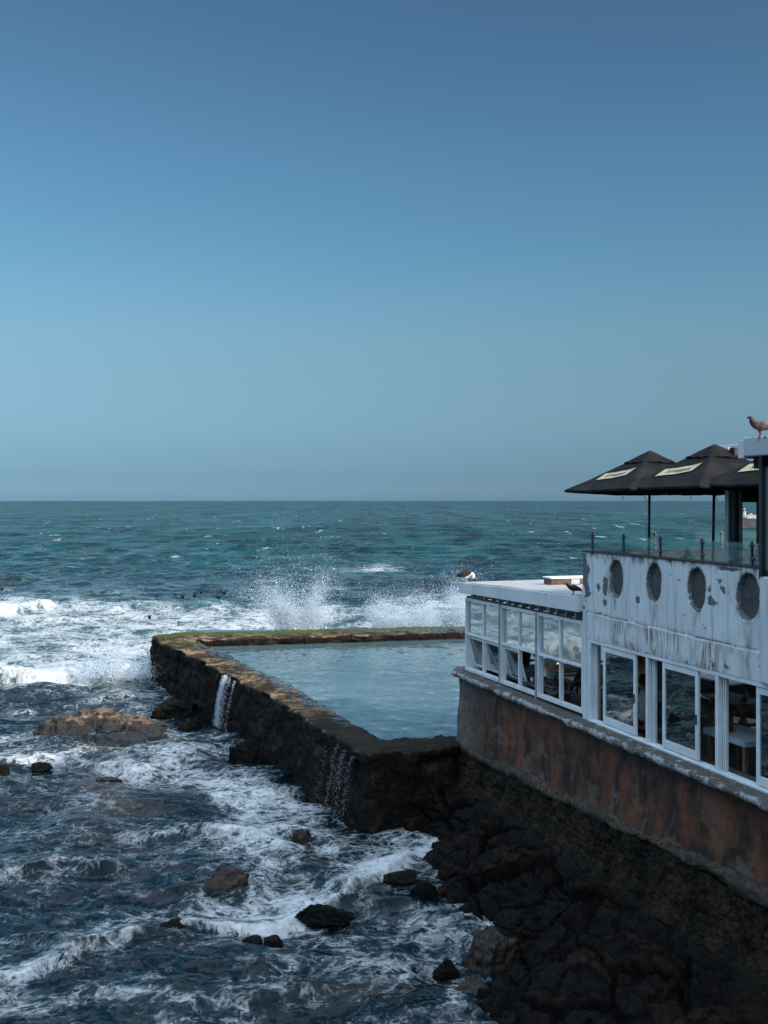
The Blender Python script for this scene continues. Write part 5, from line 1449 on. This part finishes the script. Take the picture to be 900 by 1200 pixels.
# pale topped timber box lying on the annexe roof
def roof_box():
    r = empty('timber_box', tuple(F(2.15, 1.9, 5.945)), ROTF + math.pi / 2 - .05)
    for y in (-.22, .19):
        m = MB(); m.box(-.62, .62, y, y + .03, .0, .15); m.build('plank', M['weathered plank'], r, world=False, bevel=.006)
    for x in (-.62, .02, .59):
        m = MB(); m.box(x, x + .03, -.188, .188, .0, .15); m.build('cross_piece', M['weathered plank'], r, world=False, bevel=.004)
    m = MB(); m.box(-.64, .64, -.25, .25, .152, .185); m.build('lid', M['frame white'], r, world=False, bevel=.006)
    m = MB(); m.box(-.1, .12, -.235, -.222, .02, .14); m.build('patch', M['pale table'], r, world=False)
    tag(r, 'low timber box with a pale lid lying on the annexe roof', 'box')
roof_box()

# ================================================================== HARBOUR FAR OFF
def harbour():
    d = 282.0; x0 = (867 - 450) / 1200 * d
    r = empty('breakwater', (x0 + 20, d, 0))
    n = 90; s = np.linspace(-1, 60, n); z = np.linspace(-.6, 2.85, 14)
    a, c = np.meshgrid(s, z, indexing='ij')
    y = d - 3 + .9 * c + .5 * fbm(a * .6, c * .9, octv=3, seed=2)
    V = np.stack([x0 + a, y, c + .15 * fbm(a * .5, c * 0, octv=2, seed=4)], -1)
    me = np_mesh('stone_face', V.reshape(-1, 3), grid_faces(n, 14), True); link('stone_face', me, M['harbour stone'], r)
    m = MB(); m.box(x0 - 1, x0 + 60, d - .1, d + 6, -.6, 2.95); m.build('core', M['harbour stone'], r)
    m = MB(); m.box(x0 + 2.2, x0 + 60, d + .4, d + 1.0, 2.952, 3.9); m.build('parapet', M['harbour white'], r)
    for i in range(12):
        m = MB(); m.box(x0 + 3 + i * 2.6, x0 + 3.6 + i * 2.6, d + .3, d + 1.1, 3.9, 4.3); m.build('merlon', M['harbour white'], r)
    tag(r, 'dark stone harbour breakwater with a white parapet on the horizon behind the terrace', 'breakwater')
    l = empty('harbour_light', (x0 + 2.0, d + 2.5, 2.95))
    m = MB(); m.tube([(0, 0, 0), (0, 0, .9), (0, 0, 2.2)], [.75, .6, .45], 16); m.build('tower', M['harbour white'], l, world=False, smooth=False)
    m = MB(); m.tube([(0, 0, 2.2), (0, 0, 2.35)], .7, 16); m.build('gallery', M['harbour stone'], l, world=False)
    m = MB(); m.tube([(0, 0, 2.35), (0, 0, 2.9)], .35, 12); m.build('lantern', M['harbour white'], l, world=False)
    m = MB(); m.tube([(0, 0, 2.9), (0, 0, 3.4)], [.45, .05], 12); m.build('cap', M['harbour stone'], l, world=False)
    tag(l, 'small white harbour light at the end of the distant breakwater', 'lighthouse')
harbour()

# ================================================================== LIGHT, SKY, CAMERA
SUN_EL = 25.0
SUN_AZ = math.degrees(math.atan2(.80, -.60))        # clockwise from +Y
world = bpy.data.worlds.new('World'); SC.world = world; world.use_nodes = True
nt = world.node_tree; nt.nodes.clear()
out = nt.nodes.new('ShaderNodeOutputWorld'); bg = nt.nodes.new('ShaderNodeBackground')
sky = nt.nodes.new('ShaderNodeTexSky'); sky.sky_type = 'NISHITA'; sky.sun_disc = False
sky.sun_elevation = math.radians(SUN_EL); sky.sun_rotation = math.radians(SUN_AZ)
sky.altitude = 0; sky.air_density = 1.0; sky.dust_density = .6; sky.ozone_density = 2.0
# maritime sky: a cool band of haze low down; overhead, out of view, added fill light
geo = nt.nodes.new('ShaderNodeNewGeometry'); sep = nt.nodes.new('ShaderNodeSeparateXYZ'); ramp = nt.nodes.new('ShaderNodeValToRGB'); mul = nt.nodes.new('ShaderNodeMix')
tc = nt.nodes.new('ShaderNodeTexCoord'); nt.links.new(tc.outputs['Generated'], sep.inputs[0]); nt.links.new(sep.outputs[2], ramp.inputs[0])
nt.nodes.remove(geo)
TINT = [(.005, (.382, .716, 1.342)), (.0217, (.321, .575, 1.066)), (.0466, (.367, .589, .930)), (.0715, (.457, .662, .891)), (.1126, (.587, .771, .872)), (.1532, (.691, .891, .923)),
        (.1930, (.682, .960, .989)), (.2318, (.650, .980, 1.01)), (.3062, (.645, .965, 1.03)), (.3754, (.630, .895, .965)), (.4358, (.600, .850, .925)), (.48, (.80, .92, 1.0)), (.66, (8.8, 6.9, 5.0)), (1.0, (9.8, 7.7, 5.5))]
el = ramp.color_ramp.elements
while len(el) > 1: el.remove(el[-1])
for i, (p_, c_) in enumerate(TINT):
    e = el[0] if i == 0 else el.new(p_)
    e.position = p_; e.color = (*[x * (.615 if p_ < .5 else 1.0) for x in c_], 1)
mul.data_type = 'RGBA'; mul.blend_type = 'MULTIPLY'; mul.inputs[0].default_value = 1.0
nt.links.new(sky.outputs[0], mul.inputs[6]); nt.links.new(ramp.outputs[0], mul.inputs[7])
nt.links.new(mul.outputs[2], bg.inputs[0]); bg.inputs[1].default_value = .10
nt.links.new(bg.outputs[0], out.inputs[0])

sun = bpy.data.lights.new('sun', 'SUN'); sun.energy = 2.9; sun.angle = math.radians(.5); sun.color = (1.0, .90, .78)
so = bpy.data.objects.new('sun', sun); COL.objects.link(so)
az, el = math.radians(SUN_AZ), math.radians(SUN_EL)
v = Vector((math.sin(az) * math.cos(el), math.cos(az) * math.cos(el), math.sin(el)))
so.rotation_euler = (-v).to_track_quat('-Z', 'Y').to_euler()

cam = bpy.data.cameras.new('camera'); cam.sensor_fit = 'VERTICAL'; cam.sensor_height = 36; cam.sensor_width = 27; cam.lens = 36
cam.shift_y = -14 / 1200; cam.clip_end = 30000; cam.clip_start = .1
co = bpy.data.objects.new('camera', cam); COL.objects.link(co); co.location = (0, 0, CAMZ); co.rotation_euler = (math.radians(90), 0, 0)
SC.camera = co
SC.view_settings.view_transform = 'Standard'; SC.view_settings.look = 'None'; SC.view_settings.gamma = 1.0
SC.view_settings.use_curve_mapping = False
SC.view_settings.exposure = 0.70
SC.cycles.use_denoising = True
SC.cycles.max_bounces = 8; SC.cycles.transparent_max_bounces = 16
SC.cycles.sample_clamp_indirect = 4.0
